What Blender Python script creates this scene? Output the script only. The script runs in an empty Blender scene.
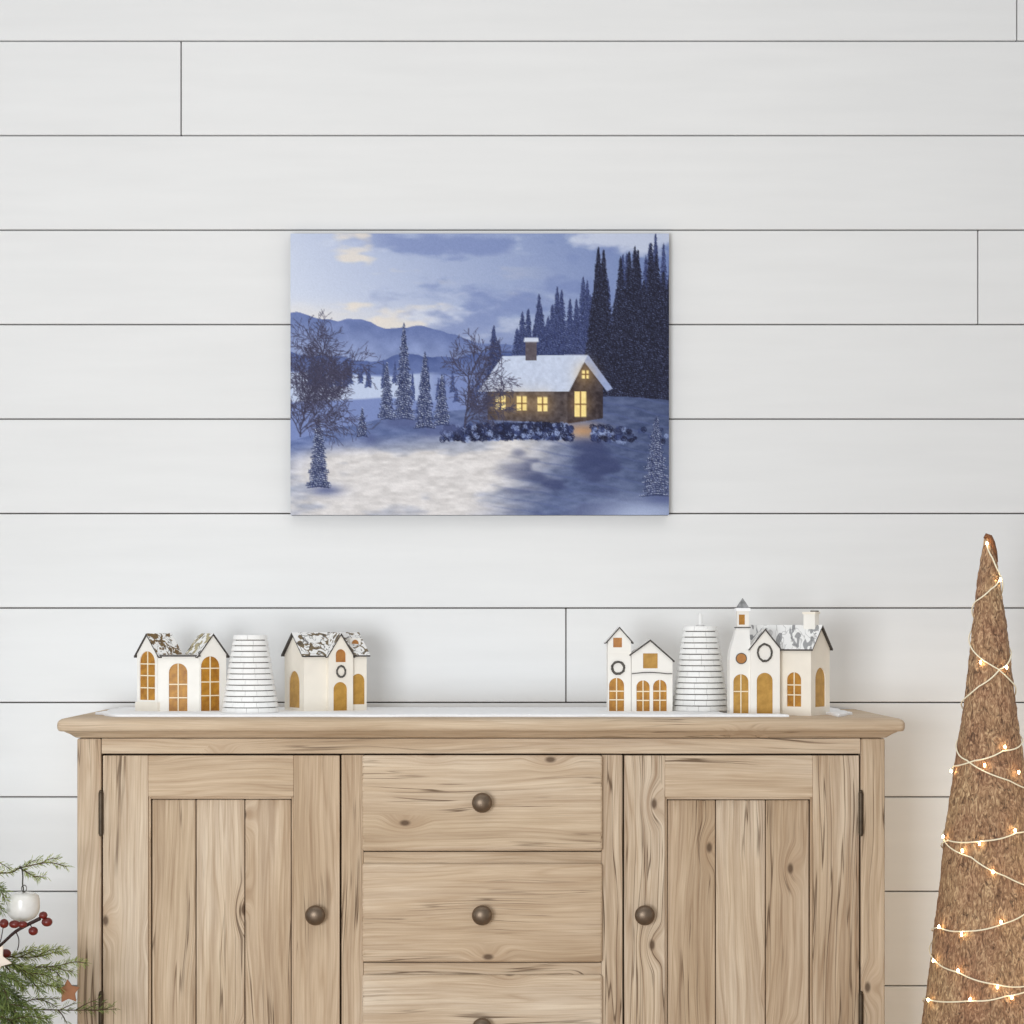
import bpy, bmesh, math, random
import numpy as np
from mathutils import Vector, Matrix, noise as mnoise

rnd = random.Random(7)
C = bpy.context.scene.collection
PI = math.pi

# ------------------------------------------------------------------ camera geometry
FPX, PX0, PY0 = 2120.0, 481.0, 630.0      # focal length in pixels, point straight ahead of the lens
CAMY, ZC = -4.0, 1.005
TOPZ = 0.84                                # sideboard top
WALLY = 0.43


def PT(px, py, Y):
    d = (Y - CAMY) / FPX
    return Vector(((px - PX0) * d, Y, ZC - (py - PY0) * d))


# ------------------------------------------------------------------ object helpers
WORG = {}


def tag(o, label=None, cat=None, group=None, kind=None):
    if label: o['label'] = label
    if cat: o['category'] = cat
    if group: o['group'] = group
    if kind: o['kind'] = kind
    return o


def place(o, org, parent):
    org = Vector(org)
    WORG[o] = org
    C.objects.link(o)
    if parent is not None:
        o.parent = parent
        o.location = org - WORG[parent]
    else:
        o.location = org
    return o


def empty(name, org, label, cat, group=None):
    o = bpy.data.objects.new(name, None)
    o.empty_display_size = 0.05
    place(o, org, None)
    return tag(o, label, cat, group)


class MB:
    """collects geometry in world coordinates and links it as one mesh object"""

    def __init__(self):
        self.v, self.f, self.m, self.a = [], [], [], []

    def add(self, vs, fs, mat=0, att=0.0):
        b = len(self.v)
        self.v += [tuple(p) for p in vs]
        self.f += [tuple(i + b for i in f) for f in fs]
        self.m += [mat] * len(fs)
        self.a += [att] * len(vs)

    def bm(self, bm, mat=0, att=0.0):
        bm.verts.index_update()
        self.add([v.co.copy() for v in bm.verts], [[v.index for v in f.verts] for f in bm.faces], mat, att)
        bm.free()

    def box(self, x0, x1, y0, y1, z0, z1, bev=0.0, att=0.0, mat=0, seg=2):
        bm = bmesh.new()
        bmesh.ops.create_cube(bm, size=1.0)
        for v in bm.verts:
            v.co = Vector(((x0 + x1) / 2 + v.co.x * (x1 - x0), (y0 + y1) / 2 + v.co.y * (y1 - y0),
                           (z0 + z1) / 2 + v.co.z * (z1 - z0)))
        if bev > 0:
            bmesh.ops.bevel(bm, geom=list(bm.edges), offset=bev, segments=seg, affect='EDGES', profile=0.5)
        self.bm(bm, mat, att)

    def prism(self, poly, ext, mat=0, att=0.0):
        n = len(poly)
        poly = [Vector(p) for p in poly]
        ext = Vector(ext)
        vs = poly + [p + ext for p in poly]
        nr = Vector((0, 0, 0))
        for i in range(n):
            nr += poly[i].cross(poly[(i + 1) % n])
        flip = nr.dot(ext) > 0
        fs = [tuple(range(n)), tuple(range(2 * n - 1, n - 1, -1))]
        fs += [((i + 1) % n, i, n + i, n + (i + 1) % n) for i in range(n)]
        if flip: fs = [tuple(reversed(f)) for f in fs]
        self.add(vs, fs, mat, att)

    def tube(self, pts, rad, n=8, mat=0, att=0.0, cap=True):
        pts = [Vector(p) for p in pts]
        if not hasattr(rad, '__len__'): rad = [rad] * len(pts)
        vs, fs = [], []
        up = None
        for i, p in enumerate(pts):
            t = (pts[min(i + 1, len(pts) - 1)] - pts[max(i - 1, 0)]).normalized()
            if up is None:
                up = Vector((0, 0, 1)) if abs(t.z) < 0.9 else Vector((1, 0, 0))
            s = t.cross(up).normalized()
            up = s.cross(t).normalized()
            for k in range(n):
                a = 2 * PI * k / n
                vs.append(p + (s * math.cos(a) + up * math.sin(a)) * rad[i])
        for i in range(len(pts) - 1):
            for k in range(n):
                k2 = (k + 1) % n
                fs.append((i * n + k, i * n + k2, (i + 1) * n + k2, (i + 1) * n + k))
        if cap:
            fs.append(tuple(range(n - 1, -1, -1)))
            fs.append(tuple((len(pts) - 1) * n + k for k in range(n)))
        self.add(vs, fs, mat, att)

    def lathe(self, prof, org, axis='Z', n=40, mat=0, att=0.0):
        """prof: list of (radius, height along the axis)"""
        org = Vector(org)
        vs, fs = [], []
        for r, h in prof:
            for k in range(n):
                a = 2 * PI * k / n
                if axis == 'Z': q = Vector((r * math.cos(a), r * math.sin(a), h))
                else: q = Vector((r * math.cos(a), -h, r * math.sin(a)))      # towards the room (-Y)
                vs.append(org + q)
        for i in range(len(prof) - 1):
            for k in range(n):
                k2 = (k + 1) % n
                fs.append((i * n + k, i * n + k2, (i + 1) * n + k2, (i + 1) * n + k))
        fs.append(tuple(range(n - 1, -1, -1)))
        fs.append(tuple((len(prof) - 1) * n + k for k in range(n)))
        self.add(vs, fs, mat, att)

    def ball(self, c, r, seg=16, ring=10, mat=0, att=0.0, squash=(1, 1, 1)):
        bm = bmesh.new()
        bmesh.ops.create_uvsphere(bm, u_segments=seg, v_segments=ring, radius=r)
        for v in bm.verts:
            v.co = Vector((v.co.x * squash[0], v.co.y * squash[1], v.co.z * squash[2])) + Vector(c)
        self.bm(bm, mat, att)

    def torus(self, c, R, r, frame_u, frame_z, n=32, k=8, squash=1.0, mat=0, bump=0.0):
        c, U, Z = Vector(c), Vector(frame_u), Vector(frame_z)
        N = U.cross(Z)
        vs, fs = [], []
        for i in range(n):
            a = 2 * PI * i / n
            d = U * math.cos(a) + Z * math.sin(a) * squash
            for j in range(k):
                b = 2 * PI * j / k
                rr = r * (1 + bump * rnd.uniform(-1, 1))
                vs.append(c + d * (R + rr * math.cos(b)) + N * rr * math.sin(b))
        for i in range(n):
            for j in range(k):
                i2, j2 = (i + 1) % n, (j + 1) % k
                fs.append((i * k + j, i2 * k + j, i2 * k + j2, i * k + j2))
        self.add(vs, fs, mat)

    def build(self, name, mats, parent=None, org=None, smooth=None):
        if not isinstance(mats, (list, tuple)): mats = [mats]
        if org is None:
            a = np.array(self.v)
            org = Vector(((a[:, 0].min() + a[:, 0].max()) / 2, (a[:, 1].min() + a[:, 1].max()) / 2, a[:, 2].min()))
        org = Vector(org)
        me = bpy.data.meshes.new(name)
        me.from_pydata([tuple(Vector(p) - org) for p in self.v], [], self.f)
        for m in mats: me.materials.append(m)
        me.polygons.foreach_set('material_index', self.m)
        at = me.attributes.new('board', 'FLOAT', 'POINT')
        at.data.foreach_set('value', self.a)
        me.update()
        if smooth is not None:
            me.polygons.foreach_set('use_smooth', [True] * len(me.polygons))
            if smooth < 179: me.set_sharp_from_angle(angle=math.radians(smooth))
        o = bpy.data.objects.new(name, me)
        return place(o, org, parent)


# ------------------------------------------------------------------ materials
def lin(r, g, b):
    def f(c):
        c /= 255.0
        return c / 12.92 if c <= 0.04045 else ((c + 0.055) / 1.055) ** 2.4
    return (f(r), f(g), f(b), 1.0)


class NT:
    def __init__(self, name):
        self.mat = bpy.data.materials.new(name)
        self.mat.use_nodes = True
        self.t = self.mat.node_tree
        self.b = self.t.nodes['Principled BSDF']

    def n(self, typ, **kw):
        nd = self.t.nodes.new(typ)
        for k, v in kw.items():
            if k.startswith('i_'):
                key = k[2:]
                nd.inputs[int(key) if key.isdigit() else key].default_value = v
            else: setattr(nd, k, v)
        return nd

    def l(self, a, b):
        self.t.links.new(a, b)

    def math(self, op, a, b=None, clamp=False):
        nd = self.n('ShaderNodeMath', operation=op, use_clamp=clamp)
        for i, x in enumerate((a, b)):
            if x is None: continue
            if isinstance(x, (int, float)): nd.inputs[i].default_value = x
            else: self.l(x, nd.inputs[i])
        return nd.outputs[0]

    def ramp(self, fac, stops, interp='LINEAR'):
        nd = self.n('ShaderNodeValToRGB')
        cr = nd.color_ramp
        cr.interpolation = interp
        while len(cr.elements) > len(stops): cr.elements.remove(cr.elements[-1])
        while len(cr.elements) < len(stops): cr.elements.new(0.5)
        for e, (p, c) in zip(cr.elements, stops):
            e.position = p
            e.color = c if hasattr(c, '__len__') else (c, c, c, 1)
        self.l(fac, nd.inputs[0])
        return nd.outputs[0]

    def mix(self, fac, a, b, mode='MIX'):
        nd = self.n('ShaderNodeMix', data_type='RGBA', blend_type=mode)
        for idx, x in ((0, fac), (6, a), (7, b)):
            if isinstance(x, (int, float, tuple)): nd.inputs[idx].default_value = x
            else: self.l(x, nd.inputs[idx])
        return nd.outputs[2]

    def noise(self, vec, scale=5.0, detail=4.0, rough=0.5, dist=0.0):
        nd = self.n('ShaderNodeTexNoise', i_Scale=scale, i_Detail=detail, i_Roughness=rough, i_Distortion=dist)
        if vec is not None: self.l(vec, nd.inputs['Vector'])
        return nd.outputs['Fac']

    def mapping(self, vec, scale):
        nd = self.n('ShaderNodeMapping')
        nd.inputs['Scale'].default_value = scale
        self.l(vec, nd.inputs['Vector'])
        return nd.outputs['Vector']

    def bump(self, h, strength=0.3, dist=0.002):
        nd = self.n('ShaderNodeBump', i_Strength=strength, i_Distance=dist)
        self.l(h, nd.inputs['Height'])
        self.l(nd.outputs['Normal'], self.b.inputs['Normal'])


def plain(name, rgb, rough=0.6, metal=0.0, var=0.06, scale=30.0, bump=0.0, spec=0.5):
    m = NT(name)
    co = m.n('ShaderNodeTexCoord').outputs['Object']
    nz = m.noise(co, scale, 4.0)
    c = lin(*rgb)
    d = tuple(x * (1 - var * 2) for x in c[:3]) + (1,)
    e = tuple(min(1, x * (1 + var)) for x in c[:3]) + (1,)
    m.l(m.ramp(nz, [(0.3, d), (0.7, e)]), m.b.inputs['Base Color'])
    m.b.inputs['Roughness'].default_value = rough
    m.b.inputs['Metallic'].default_value = metal
    m.b.inputs['Specular IOR Level'].default_value = spec
    if bump: m.bump(nz, bump, 0.001)
    return m.mat


def wood(name, axis, crack=1.0, tint=(1, 1, 1), contrast=1.0):
    """bleached, weathered pine with the grain along one axis"""
    m = NT(name)
    co = m.n('ShaderNodeTexCoord').outputs['Object']
    at = m.n('ShaderNodeAttribute', attribute_name='board').outputs['Fac']
    off = m.n('ShaderNodeVectorMath', operation='SCALE')
    off.inputs[0].default_value = (3.7, 1.9, 5.3)
    m.l(at, off.inputs['Scale'])
    ad = m.n('ShaderNodeVectorMath', operation='ADD')
    m.l(co, ad.inputs[0]); m.l(off.outputs[0], ad.inputs[1])
    v = ad.outputs[0]

    def sc(across, along):
        return (across, across, along) if axis == 'Z' else (along, across, across)
    # knots: few voronoi cells hold one
    vo = m.n('ShaderNodeTexVoronoi', i_Scale=1.0, i_Randomness=1.0, voronoi_dimensions='2D')
    sx = m.n('ShaderNodeSeparateXYZ'); m.l(v, sx.inputs[0])
    kx = m.n('ShaderNodeCombineXYZ')
    m.l(m.math('MULTIPLY', sx.outputs[0 if axis == 'Z' else 2], 9.0), kx.inputs[0])
    m.l(m.math('MULTIPLY', sx.outputs[2 if axis == 'Z' else 0], 5.0), kx.inputs[1])
    m.l(kx.outputs[0], vo.inputs['Vector'])
    sp = m.n('ShaderNodeSeparateColor')
    m.l(vo.outputs['Color'], sp.inputs[0])
    has = m.math('GREATER_THAN', sp.outputs[0], 0.70)
    near = m.math('MULTIPLY', m.ramp(vo.outputs['Distance'], [(0.0, 1.0), (0.30, 0.0)], 'EASE'), has)
    core = m.math('MULTIPLY', m.ramp(vo.outputs['Distance'], [(0.03, 1.0), (0.065, 0.0)]), has)
    # push the grain sideways around the knots
    wob = m.noise(m.mapping(v, sc(3.0, 1.3)), 1.0, 3.0)
    warp = m.math('ADD', m.math('MULTIPLY', near, 0.022), m.math('MULTIPLY', wob, 0.07))
    cmb = m.n('ShaderNodeCombineXYZ')
    m.l(warp, cmb.inputs[0 if axis == 'Z' else 2])
    wv = m.n('ShaderNodeVectorMath', operation='ADD')
    m.l(v, wv.inputs[0]); m.l(cmb.outputs[0], wv.inputs[1])
    w = wv.outputs[0]
    broad = m.noise(m.mapping(v, sc(7.0, 1.6)), 1.0, 4.0, 0.55)
    grain = m.noise(m.mapping(w, sc(95.0, 3.2)), 1.0, 5.0, 0.6)
    fine = m.noise(m.mapping(w, sc(380.0, 9.0)), 1.0, 3.0, 0.6)
    ringn = m.noise(m.mapping(w, sc(34.0, 1.0)), 1.0, 1.0, 0.4)
    ring = m.math('PINGPONG', m.math('MULTIPLY', ringn, 9.0), 0.5)
    # long dark checks
    ck = m.noise(m.mapping(w, sc(60.0, 1.7)), 1.0, 2.5, 0.5)
    ckl = m.math('ABSOLUTE', m.math('SUBTRACT', ck, 0.5))
    line = m.ramp(ckl, [(0.004, 1.0), (0.022, 0.0)])
    msk = m.ramp(m.noise(m.mapping(v, sc(13.0, 3.3)), 1.0, 3.0), [(0.50 - 0.10 * (crack - 1), 0.0), (0.62 - 0.10 * (crack - 1), 1.0)])
    checks = m.math('MULTIPLY', line, msk)
    T = lambda r, g, b: tuple(x * t for x, t in zip(lin(r, g, b)[:3], (tint[0] * 0.972, tint[1] * 0.983, tint[2] * 1.005))) + (1,)
    col = m.ramp(broad, [(0.28, T(208, 184, 152)), (0.5, T(226, 204, 174)), (0.72, T(238, 221, 196))])
    g2 = m.ramp(grain, [(0.33, T(160, 130, 100)), (0.62, T(255, 252, 246))])
    col = m.mix(0.38 * contrast, col, g2, 'MULTIPLY')
    r2 = m.ramp(ring, [(0.0, T(176, 146, 114)), (0.16, T(255, 255, 255))])
    col = m.mix(0.26 * contrast, col, r2, 'MULTIPLY')
    f2 = m.ramp(fine, [(0.3, T(190, 170, 150)), (0.65, T(255, 255, 255))])
    col = m.mix(0.35, col, f2, 'MULTIPLY')
    # board to board tone
    tone = m.n('ShaderNodeTexWhiteNoise', noise_dimensions='1D')
    m.l(at, tone.inputs['W'])
    t2 = m.ramp(tone.outputs['Value'], [(0.0, T(236, 228, 220)), (1.0, T(255, 255, 255))])
    col = m.mix(0.8, col, t2, 'MULTIPLY')
    col = m.mix(m.math('MULTIPLY', near, 0.22), col, T(150, 112, 78))
    col = m.mix(m.math('MULTIPLY', core, 0.8), col, T(74, 52, 36))
    col = m.mix(m.math('MULTIPLY', checks, 0.85), col, T(96, 74, 54))
    m.l(col, m.b.inputs['Base Color'])
    m.b.inputs['Roughness'].default_value = 0.72
    m.b.inputs['Specular IOR Level'].default_value = 0.25
    h = m.math('SUBTRACT', m.math('ADD', m.math('MULTIPLY', grain, 0.5), m.math('MULTIPLY', fine, 0.25)), checks)
    m.bump(h, 0.35, 0.0012)
    return m.mat


M_woodV = wood('bleached_pine_upright', 'Z', 1.0)
M_woodVc = wood('checked_pine_upright', 'Z', 2.2, contrast=1.35)
M_woodP = wood('pine_panel_boards', 'Z', 1.15, contrast=1.15)
M_woodH = wood('bleached_pine_level', 'X', 0.9, contrast=0.8)
M_woodT = wood('pine_top', 'X', 0.75, (1.0, 1.0, 1.0), contrast=0.6)
M_inside = plain('dark_inside_recess_shade', (70, 52, 38), 0.9)
M_bronze = plain('aged_bronze', (122, 106, 90), 0.42, 0.8, 0.12, 60, 0.1)
M_hinge = plain('dark_hinge_metal', (84, 72, 58), 0.5, 0.7, 0.15, 50)

M_wall = NT('white_painted_shiplap')
_co = M_wall.n('ShaderNodeTexCoord').outputs['Object']
_n = M_wall.noise(M_wall.mapping(_co, (1.0, 1.0, 9.0)), 3.0, 4.0)
M_wall.l(M_wall.ramp(_n, [(0.3, lin(225, 225, 224)), (0.7, lin(229, 229, 228))]), M_wall.b.inputs['Base Color'])
M_wall.b.inputs['Roughness'].default_value = 0.55
M_wall.b.inputs['Specular IOR Level'].default_value = 0.3
M_wall.bump(M_wall.noise(M_wall.mapping(_co, (4.0, 4.0, 160.0)), 1.0, 3.0), 0.04, 0.001)
M_wall = M_wall.mat
M_gap = plain('dark_wall_backing', (84, 76, 70), 0.9)
M_floor = wood('whitewashed_floor', 'X', 0.6, (1.0, 1.02, 1.06), contrast=0.6)

M_card = plain('white_card', (240, 236, 228), 0.7, 0, 0.02, 25)
M_card2 = plain('cream_card', (238, 230, 216), 0.7, 0, 0.025, 25)
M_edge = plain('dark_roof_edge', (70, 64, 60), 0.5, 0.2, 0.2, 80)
M_wreath = plain('dark_wreath', (92, 88, 82), 0.8, 0, 0.3, 300, 0.4)
M_bar = plain('white_bar', (240, 226, 196), 0.7, 0, 0.02)
M_snow = plain('snow_blanket_white', (250, 250, 250), 0.9, 0, 0.01, 200, 0.4, 0.2)
M_ceram = plain('white_glazed_clay', (243, 242, 239), 0.4, 0, 0.02, 60)


def amber(name, a, b):
    m = NT(name)
    co = m.n('ShaderNodeTexCoord').outputs['Object']
    nz = m.noise(m.mapping(co, (60, 60, 60)), 1.0, 4.0, 0.6)
    m.l(m.ramp(nz, [(0.32, lin(*a)), (0.68, lin(*b))]), m.b.inputs['Base Color'])
    m.b.inputs['Roughness'].default_value = 0.5
    return m.mat


M_amber = amber('amber_film', (146, 92, 16), (196, 140, 42))
M_gold = amber('gold_film', (164, 120, 42), (196, 150, 66))
M_bronzepane = amber('brown_film', (158, 100, 44), (190, 132, 66))


def snowroof(name, dark, amount, scale, stretch=(1, 1, 1), seed=0.0, lines=0.8):
    m = NT(name)
    tc = m.n('ShaderNodeTexCoord').outputs['Object']
    mp = m.n('ShaderNodeMapping')
    mp.inputs['Scale'].default_value = stretch
    mp.inputs['Location'].default_value = (seed, seed * 0.7, seed * 1.3)
    m.l(tc, mp.inputs['Vector'])
    a = m.noise(mp.outputs['Vector'], scale, 2.5, 0.45, 0.8)
    b = m.math('ABSOLUTE', m.math('SUBTRACT', m.noise(mp.outputs['Vector'], scale * 0.8, 1.5, 0.4, 1.2), 0.5))
    k1 = m.ramp(a, [(0.5 + (0.5 - amount) * 0.4, 0.0), (0.53 + (0.5 - amount) * 0.4, 1.0)])
    k2 = m.ramp(b, [(0.012, 1.0), (0.030, 0.0)])
    col = m.mix(k1, lin(242, 241, 238), lin(*dark))
    col = m.mix(m.math('MULTIPLY', k2, lines), col, lin(64, 58, 54))
    m.l(col, m.b.inputs['Base Color'])
    m.b.inputs['Roughness'].default_value = 0.7
    return m.mat


M_roofA = snowroof('snowy_roof_brown', (118, 92, 52), 0.5, 75.0, seed=2.0)
M_roofA2 = snowroof('snowy_roof_olive', (176, 164, 128), 0.45, 45.0, seed=5.0)
M_roofB = snowroof('snowy_roof_scribbled', (120, 104, 78), 0.42, 60.0, seed=9.3)
M_roofC = plain('snow_roof_plain', (238, 236, 231), 0.7, 0, 0.02)
M_roofD = snowroof('snowy_roof_grey', (158, 158, 158), 0.40, 30.0, (2.2, 1, 0.5), seed=1.7, lines=0.35)

# ------------------------------------------------------------------ the setting
PITCH = 94.5
mb = MB()
dW = (WALLY - CAMY) / FPX
zrow = lambda k: ZC - (41 + PITCH * k - PY0) * dW          # joint below row k
gap = 0.0026
joints = {0: [1017], 1: [181], 3: [978], 7: [566], 5: [-300], 2: [-420, 1380], 4: [-150, 1290], 6: [1240], 8: [-90, 1190], 9: [-390], 10: [1330]}
XL, XR = -2.1, 2.3
for k in range(-4, 16):
    z1 = zrow(k - 1) - gap / 2
    z0 = zrow(k) + gap / 2
    if z1 <= 0.02: break
    z0 = max(z0, 0.0)
    xs = [XL] + [(p - PX0) * dW for p in joints.get(k, [])] + [XR]
    for a, b in zip(xs[:-1], xs[1:]):
        mb.box(a + 0.0012, b - 0.0012, WALLY, WALLY + 0.016, z0, z1, 0.0012, k * 1.0, 0, 1)
ztop = zrow(-5)
mb.box(XL, XR, WALLY + 0.0125, WALLY + 0.03, 0.0, ztop, 0, 0, 1)
w = mb.build('wall_back', [M_wall, M_gap], None, (0, WALLY, 0))
tag(w, 'white painted horizontal shiplap board wall behind the sideboard', 'wall', kind='structure')

mb = MB()
for i in range(34):
    y0 = -4.4 + i * 0.143
    y1 = min(y0 + 0.1415, WALLY + 0.012)
    if y1 - y0 < 0.01: break
    mb.box(XL, XR, y0, y1, -0.03, 0.0, 0.001, i * 0.37, 0, 1)
f = mb.build('floor', M_floor, None, (0, 0, 0))
tag(f, 'pale wooden board floor under the sideboard', 'floor', kind='structure')

# ------------------------------------------------------------------ sideboard
SB = empty('sideboard', (0, 0.2, 0), 'bleached pine sideboard with two panelled doors and a column of drawers', 'sideboard')
S4 = 4.0 / FPX
X_ = lambda px: (px - PX0) * S4
Z_ = lambda py: ZC - (py - PY0) * S4


def pbox(mb, p0, p1, q0, q1, yf, yb, bev=0.002, att=0.0, mat=0):
    mb.box(X_(p0), X_(p1), yf, yb, Z_(q1), Z_(q0), bev, att, mat)


BOT = 1082            # bottom of the doors
YB = 0.415            # back of the sideboard


def ringloft(rings):
    """rings of rectangles: (half width, front y, back y, z)"""
    m = MB()
    vs, fs = [], []
    NS = 24
    for hw, yf, yb, z in rings:
        r = 0.010
        pts = []
        for cx, cy, a0 in ((-hw + r, yf + r, PI), (hw - r, yf + r, 1.5 * PI)):
            for i in range(5):
                a = a0 + i * (PI / 2) / 4
                pts.append((cx + r * math.cos(a), cy + r * math.sin(a), z))
        pts += [(hw, yb, z), (-hw, yb, z)]
        vs += pts
    n = 12
    for i in range(len(rings) - 1):
        for k in range(n):
            k2 = (k + 1) % n
            fs.append((i * n + k, i * n + k2, (i + 1) * n + k2, (i + 1) * n + k))
    fs.append(tuple(range(n - 1, -1, -1)))
    fs.append(tuple((len(rings) - 1) * n + k for k in range(n)))
    m.add(vs, fs, 0, 0.0)
    return m


HW = X_(885)
DT = 3.97 / FPX
zt = lambda py: ZC - (py - PY0) * DT
rr = []
for o, py in ((0.0245, 731.6), (0.0280, 731.0), (0.0300, 729.0), (0.0305, 726.0), (0.0300, 723.0), (0.0275, 720.8), (0.0225, 719.2), (0.0150, 718.3)):
    rr.append((HW + o + 0.003, -o, YB + 0.008, zt(py)))
rr.append((HW + 0.004, -0.006, YB + 0.006, TOPZ))
ringloft(rr).build('tabletop', M_woodT, SB, smooth=50)
rr = []
for o, py in ((0.001, 738.6), (0.004, 738.2), (0.008, 736.6), (0.013, 734.6), (0.0195, 732.8), (0.0225, 731.7)):
    rr.append((HW + o, -o, YB, zt(py)))
ringloft(rr).build('moulding', M_woodT, SB, smooth=50)

# face frame and case
zb = Z_(BOT)
for a, b, t, u, bv, at_ in ((77, 101, 738.5, 1150, 0.003, 1.3), (861, 885, 738.5, 1150, 0.003, 2.1), (341.5, 363.5, 755, BOT, 0.0015, 3.4), (601.5, 622.5, 755, BOT, 0.0015, 4.9)):
    mb = MB()
    pbox(mb, a, b, t, u, 0.0, 0.035, bv, at_)
    mb.build('upright', M_woodV if b != 622.5 else M_woodVc, SB)
for a, b, t, u, yf, at_ in ((101.5, 860.5, 738.5, 753.6, 0.0006, 5.2), (363.6, 601.4, 851.9, 866, 0.0015, 6.4), (363.6, 601.4, 962.8, 977, 0.0015, 7.4), (101.5, 860.5, BOT + 1, BOT + 38, 0.0006, 8.8), (363.6, 601.4, 1070, BOT, 0.002, 9.4)):
    mb = MB()
    pbox(mb, a, b, t, u, yf, 0.03, 0.001, at_)
    mb.build('rail', M_woodH, SB)
for sgn, nm in ((-1, 0), (1, 1)):
    mb = MB()
    x0, x1 = (X_(77), X_(77) + 0.018) if sgn < 0 else (X_(885) - 0.018, X_(885))
    mb.box(x0, x1, 0.041, YB - 0.012, 0.05, Z_(738.5), 0.001, 10.2 + nm)
    mb.build('side_panel', M_woodV, SB)
mb = MB()
mb.box(X_(77) + 0.002, X_(885) - 0.002, YB - 0.011, YB, 0.05, Z_(738.5), 0.001, 12.2)
mb.build('back_panel', M_woodV, SB)
mb = MB()
mb.box(X_(96), X_(866), 0.040, YB - 0.012, Z_(BOT + 30), Z_(740), 0, 12.2)
mb.build('case', M_inside, SB)
for px in (77, 858):
    mb = MB()
    mb.box(X_(px), X_(px + 27), YB - 0.06, YB, 0.0, 0.05, 0.003, px * .1)
    mb.build('foot', M_woodV, SB)


def knob(px, py, yf, parent):
    m = MB()
    c = PT(px, py, yf)
    k = 1.0
    prof = [(0.0085, -0.001), (0.0085, 0.0015), (0.006, 0.003), (0.0050, 0.006), (0.0055, 0.010), (0.0095, 0.0125), (0.0155, 0.0145),
            (0.0185, 0.0175), (0.0190, 0.0200), (0.0178, 0.0235), (0.0148, 0.0268), (0.0105, 0.0292), (0.0055, 0.0306), (0.0006, 0.0310)]
    m.lathe(prof, c, 'Y', 40)
    return m.build('knob', M_bronze, parent, smooth=60)


def hinge(px, q0, q1, parent):
    m = MB()
    x = X_(px)
    z0, z1 = Z_(q1), Z_(q0)
    prof = [(0.0018, z0 - 0.004), (0.0040, z0 - 0.002), (0.0046, z0)]
    m2 = [(0.0042, z0), (0.0042, z1)]
    prof = [(0.0015, z0 - 0.006), (0.0034, z0 - 0.0045), (0.0034, z0 - 0.002), (0.0046, z0 - 0.001)]
    L = z1 - z0
    for i in range(3):
        a, b = z0 + L * i / 3, z0 + L * (i + 1) / 3
        prof += [(0.0046, a + 0.0003), (0.0046, b - 0.0003), (0.0042, b - 0.0002), (0.0042, b + 0.0002)]
    prof += [(0.0046, z1 + 0.001), (0.0034, z1 + 0.002), (0.0034, z1 + 0.0045), (0.0015, z1 + 0.006)]
    m.lathe([(r, h) for r, h in prof], (x, -0.0035, 0), 'Z', 16)
    return m.build('hinge', M_hinge, parent, smooth=30)


def door(p0, p1, s0, s1, r1, boards, kpx, hpx, crk, seed, tone):
    """p0..p1 door, s0/s1 inner edges of the stiles, r1 underside of the top rail"""
    m = MB()
    q0 = 755.5
    pbox(m, p0, s0, q0, BOT, 0.0012, 0.024, 0.0016, seed + 0.11, 0 if not crk else 1)
    pbox(m, s1, p1, q0, BOT, 0.0012, 0.024, 0.0016, seed + 0.47, 0 if not crk else 1)
    pbox(m, s0 + .05, s1 - .05, q0, r1, 0.0014, 0.024, 0.0014, seed + 0.83, 2)
    pbox(m, s0 + .05, s1 - .05, BOT - 46, BOT, 0.0014, 0.024, 0.0014, seed + 0.93, 2)
    d = m.build('door', [M_woodV, M_woodVc, M_woodH], SB)
    m = MB()
    for i, (a, b) in enumerate(boards):
        pbox(m, max(a + 0.4, s0 + 3.0), min(b - 0.4, s1 - 3.0), r1 + 3.1, BOT - 48, 0.0135, 0.021, 0.0022, seed * 1.7 + i * 2.31)
    m.box(X_(s0 - 5), X_(s1 + 5), 0.0195, 0.0225, Z_(BOT - 42), Z_(r1 - 4), 0, 0, 1)  # dark backing: recess shade and dirt round the boards put into its colour
    m.build('panel', [M_woodP, M_inside], d)
    # thin bead round the panel
    m = MB()
    pbox(m, s0, s0 + 2.2, r1, BOT - 46, 0.007, 0.014, 0.0012, seed + 3.1)
    m.build('bead', M_woodV, d)
    m = MB()
    pbox(m, s1 - 2.2, s1, r1, BOT - 46, 0.007, 0.014, 0.0012, seed + 3.4)
    m.build('bead', M_woodV, d)
    m = MB()
    pbox(m, s0 + 2.2, s1 - 2.2, r1, r1 + 2.2, 0.007, 0.014, 0.0012, seed + 3.7)
    m.build('bead', M_woodH, d)
    knob(kpx, 914, 0.0012, d)
    hinge(hpx, 793, 833, d)
    hinge(hpx, 994, 1034, d)
    return d


door(102.8, 339.6, 148, 293.5, 797, ((146, 195), (195, 244), (244, 296)), 316, 101.2, False, 1.0, 0)
door(624.3, 859.2, 665, 813, 797.5, ((662, 716.5), (716.5, 766.5), (766.5, 816)), 644, 860.6, True, 2.0, 0)

for i, (a, b) in enumerate(((755.0, 850.6), (863.0, 961.5), (974.0, 1073.0))):
    m = MB()
    bm = bmesh.new()
    bmesh.ops.create_cube(bm, size=1.0)
    x0, x1, z0, z1, yf, yb = X_(362.2), X_(602.2), Z_(b), Z_(a), -0.0115, -0.0002
    for v in bm.verts:
        v.co = Vector(((x0 + x1) / 2 + v.co.x * (x1 - x0), (yf + yb) / 2 + v.co.y * (yb - yf), (z0 + z1) / 2 + v.co.z * (z1 - z0)))
    fr = [e for e in bm.edges if all(v.co.y < 0 for v in e.verts)]
    bmesh.ops.bevel(bm, geom=fr, offset=0.0055, segments=3, affect='EDGES', profile=0.5)
    m.bm(bm, 0, 20.3 + i * 1.77)
    d = m.build('drawer', M_woodH, SB, smooth=40)
    knob(482, (802, 914, 1026)[i], yf, d)

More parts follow.
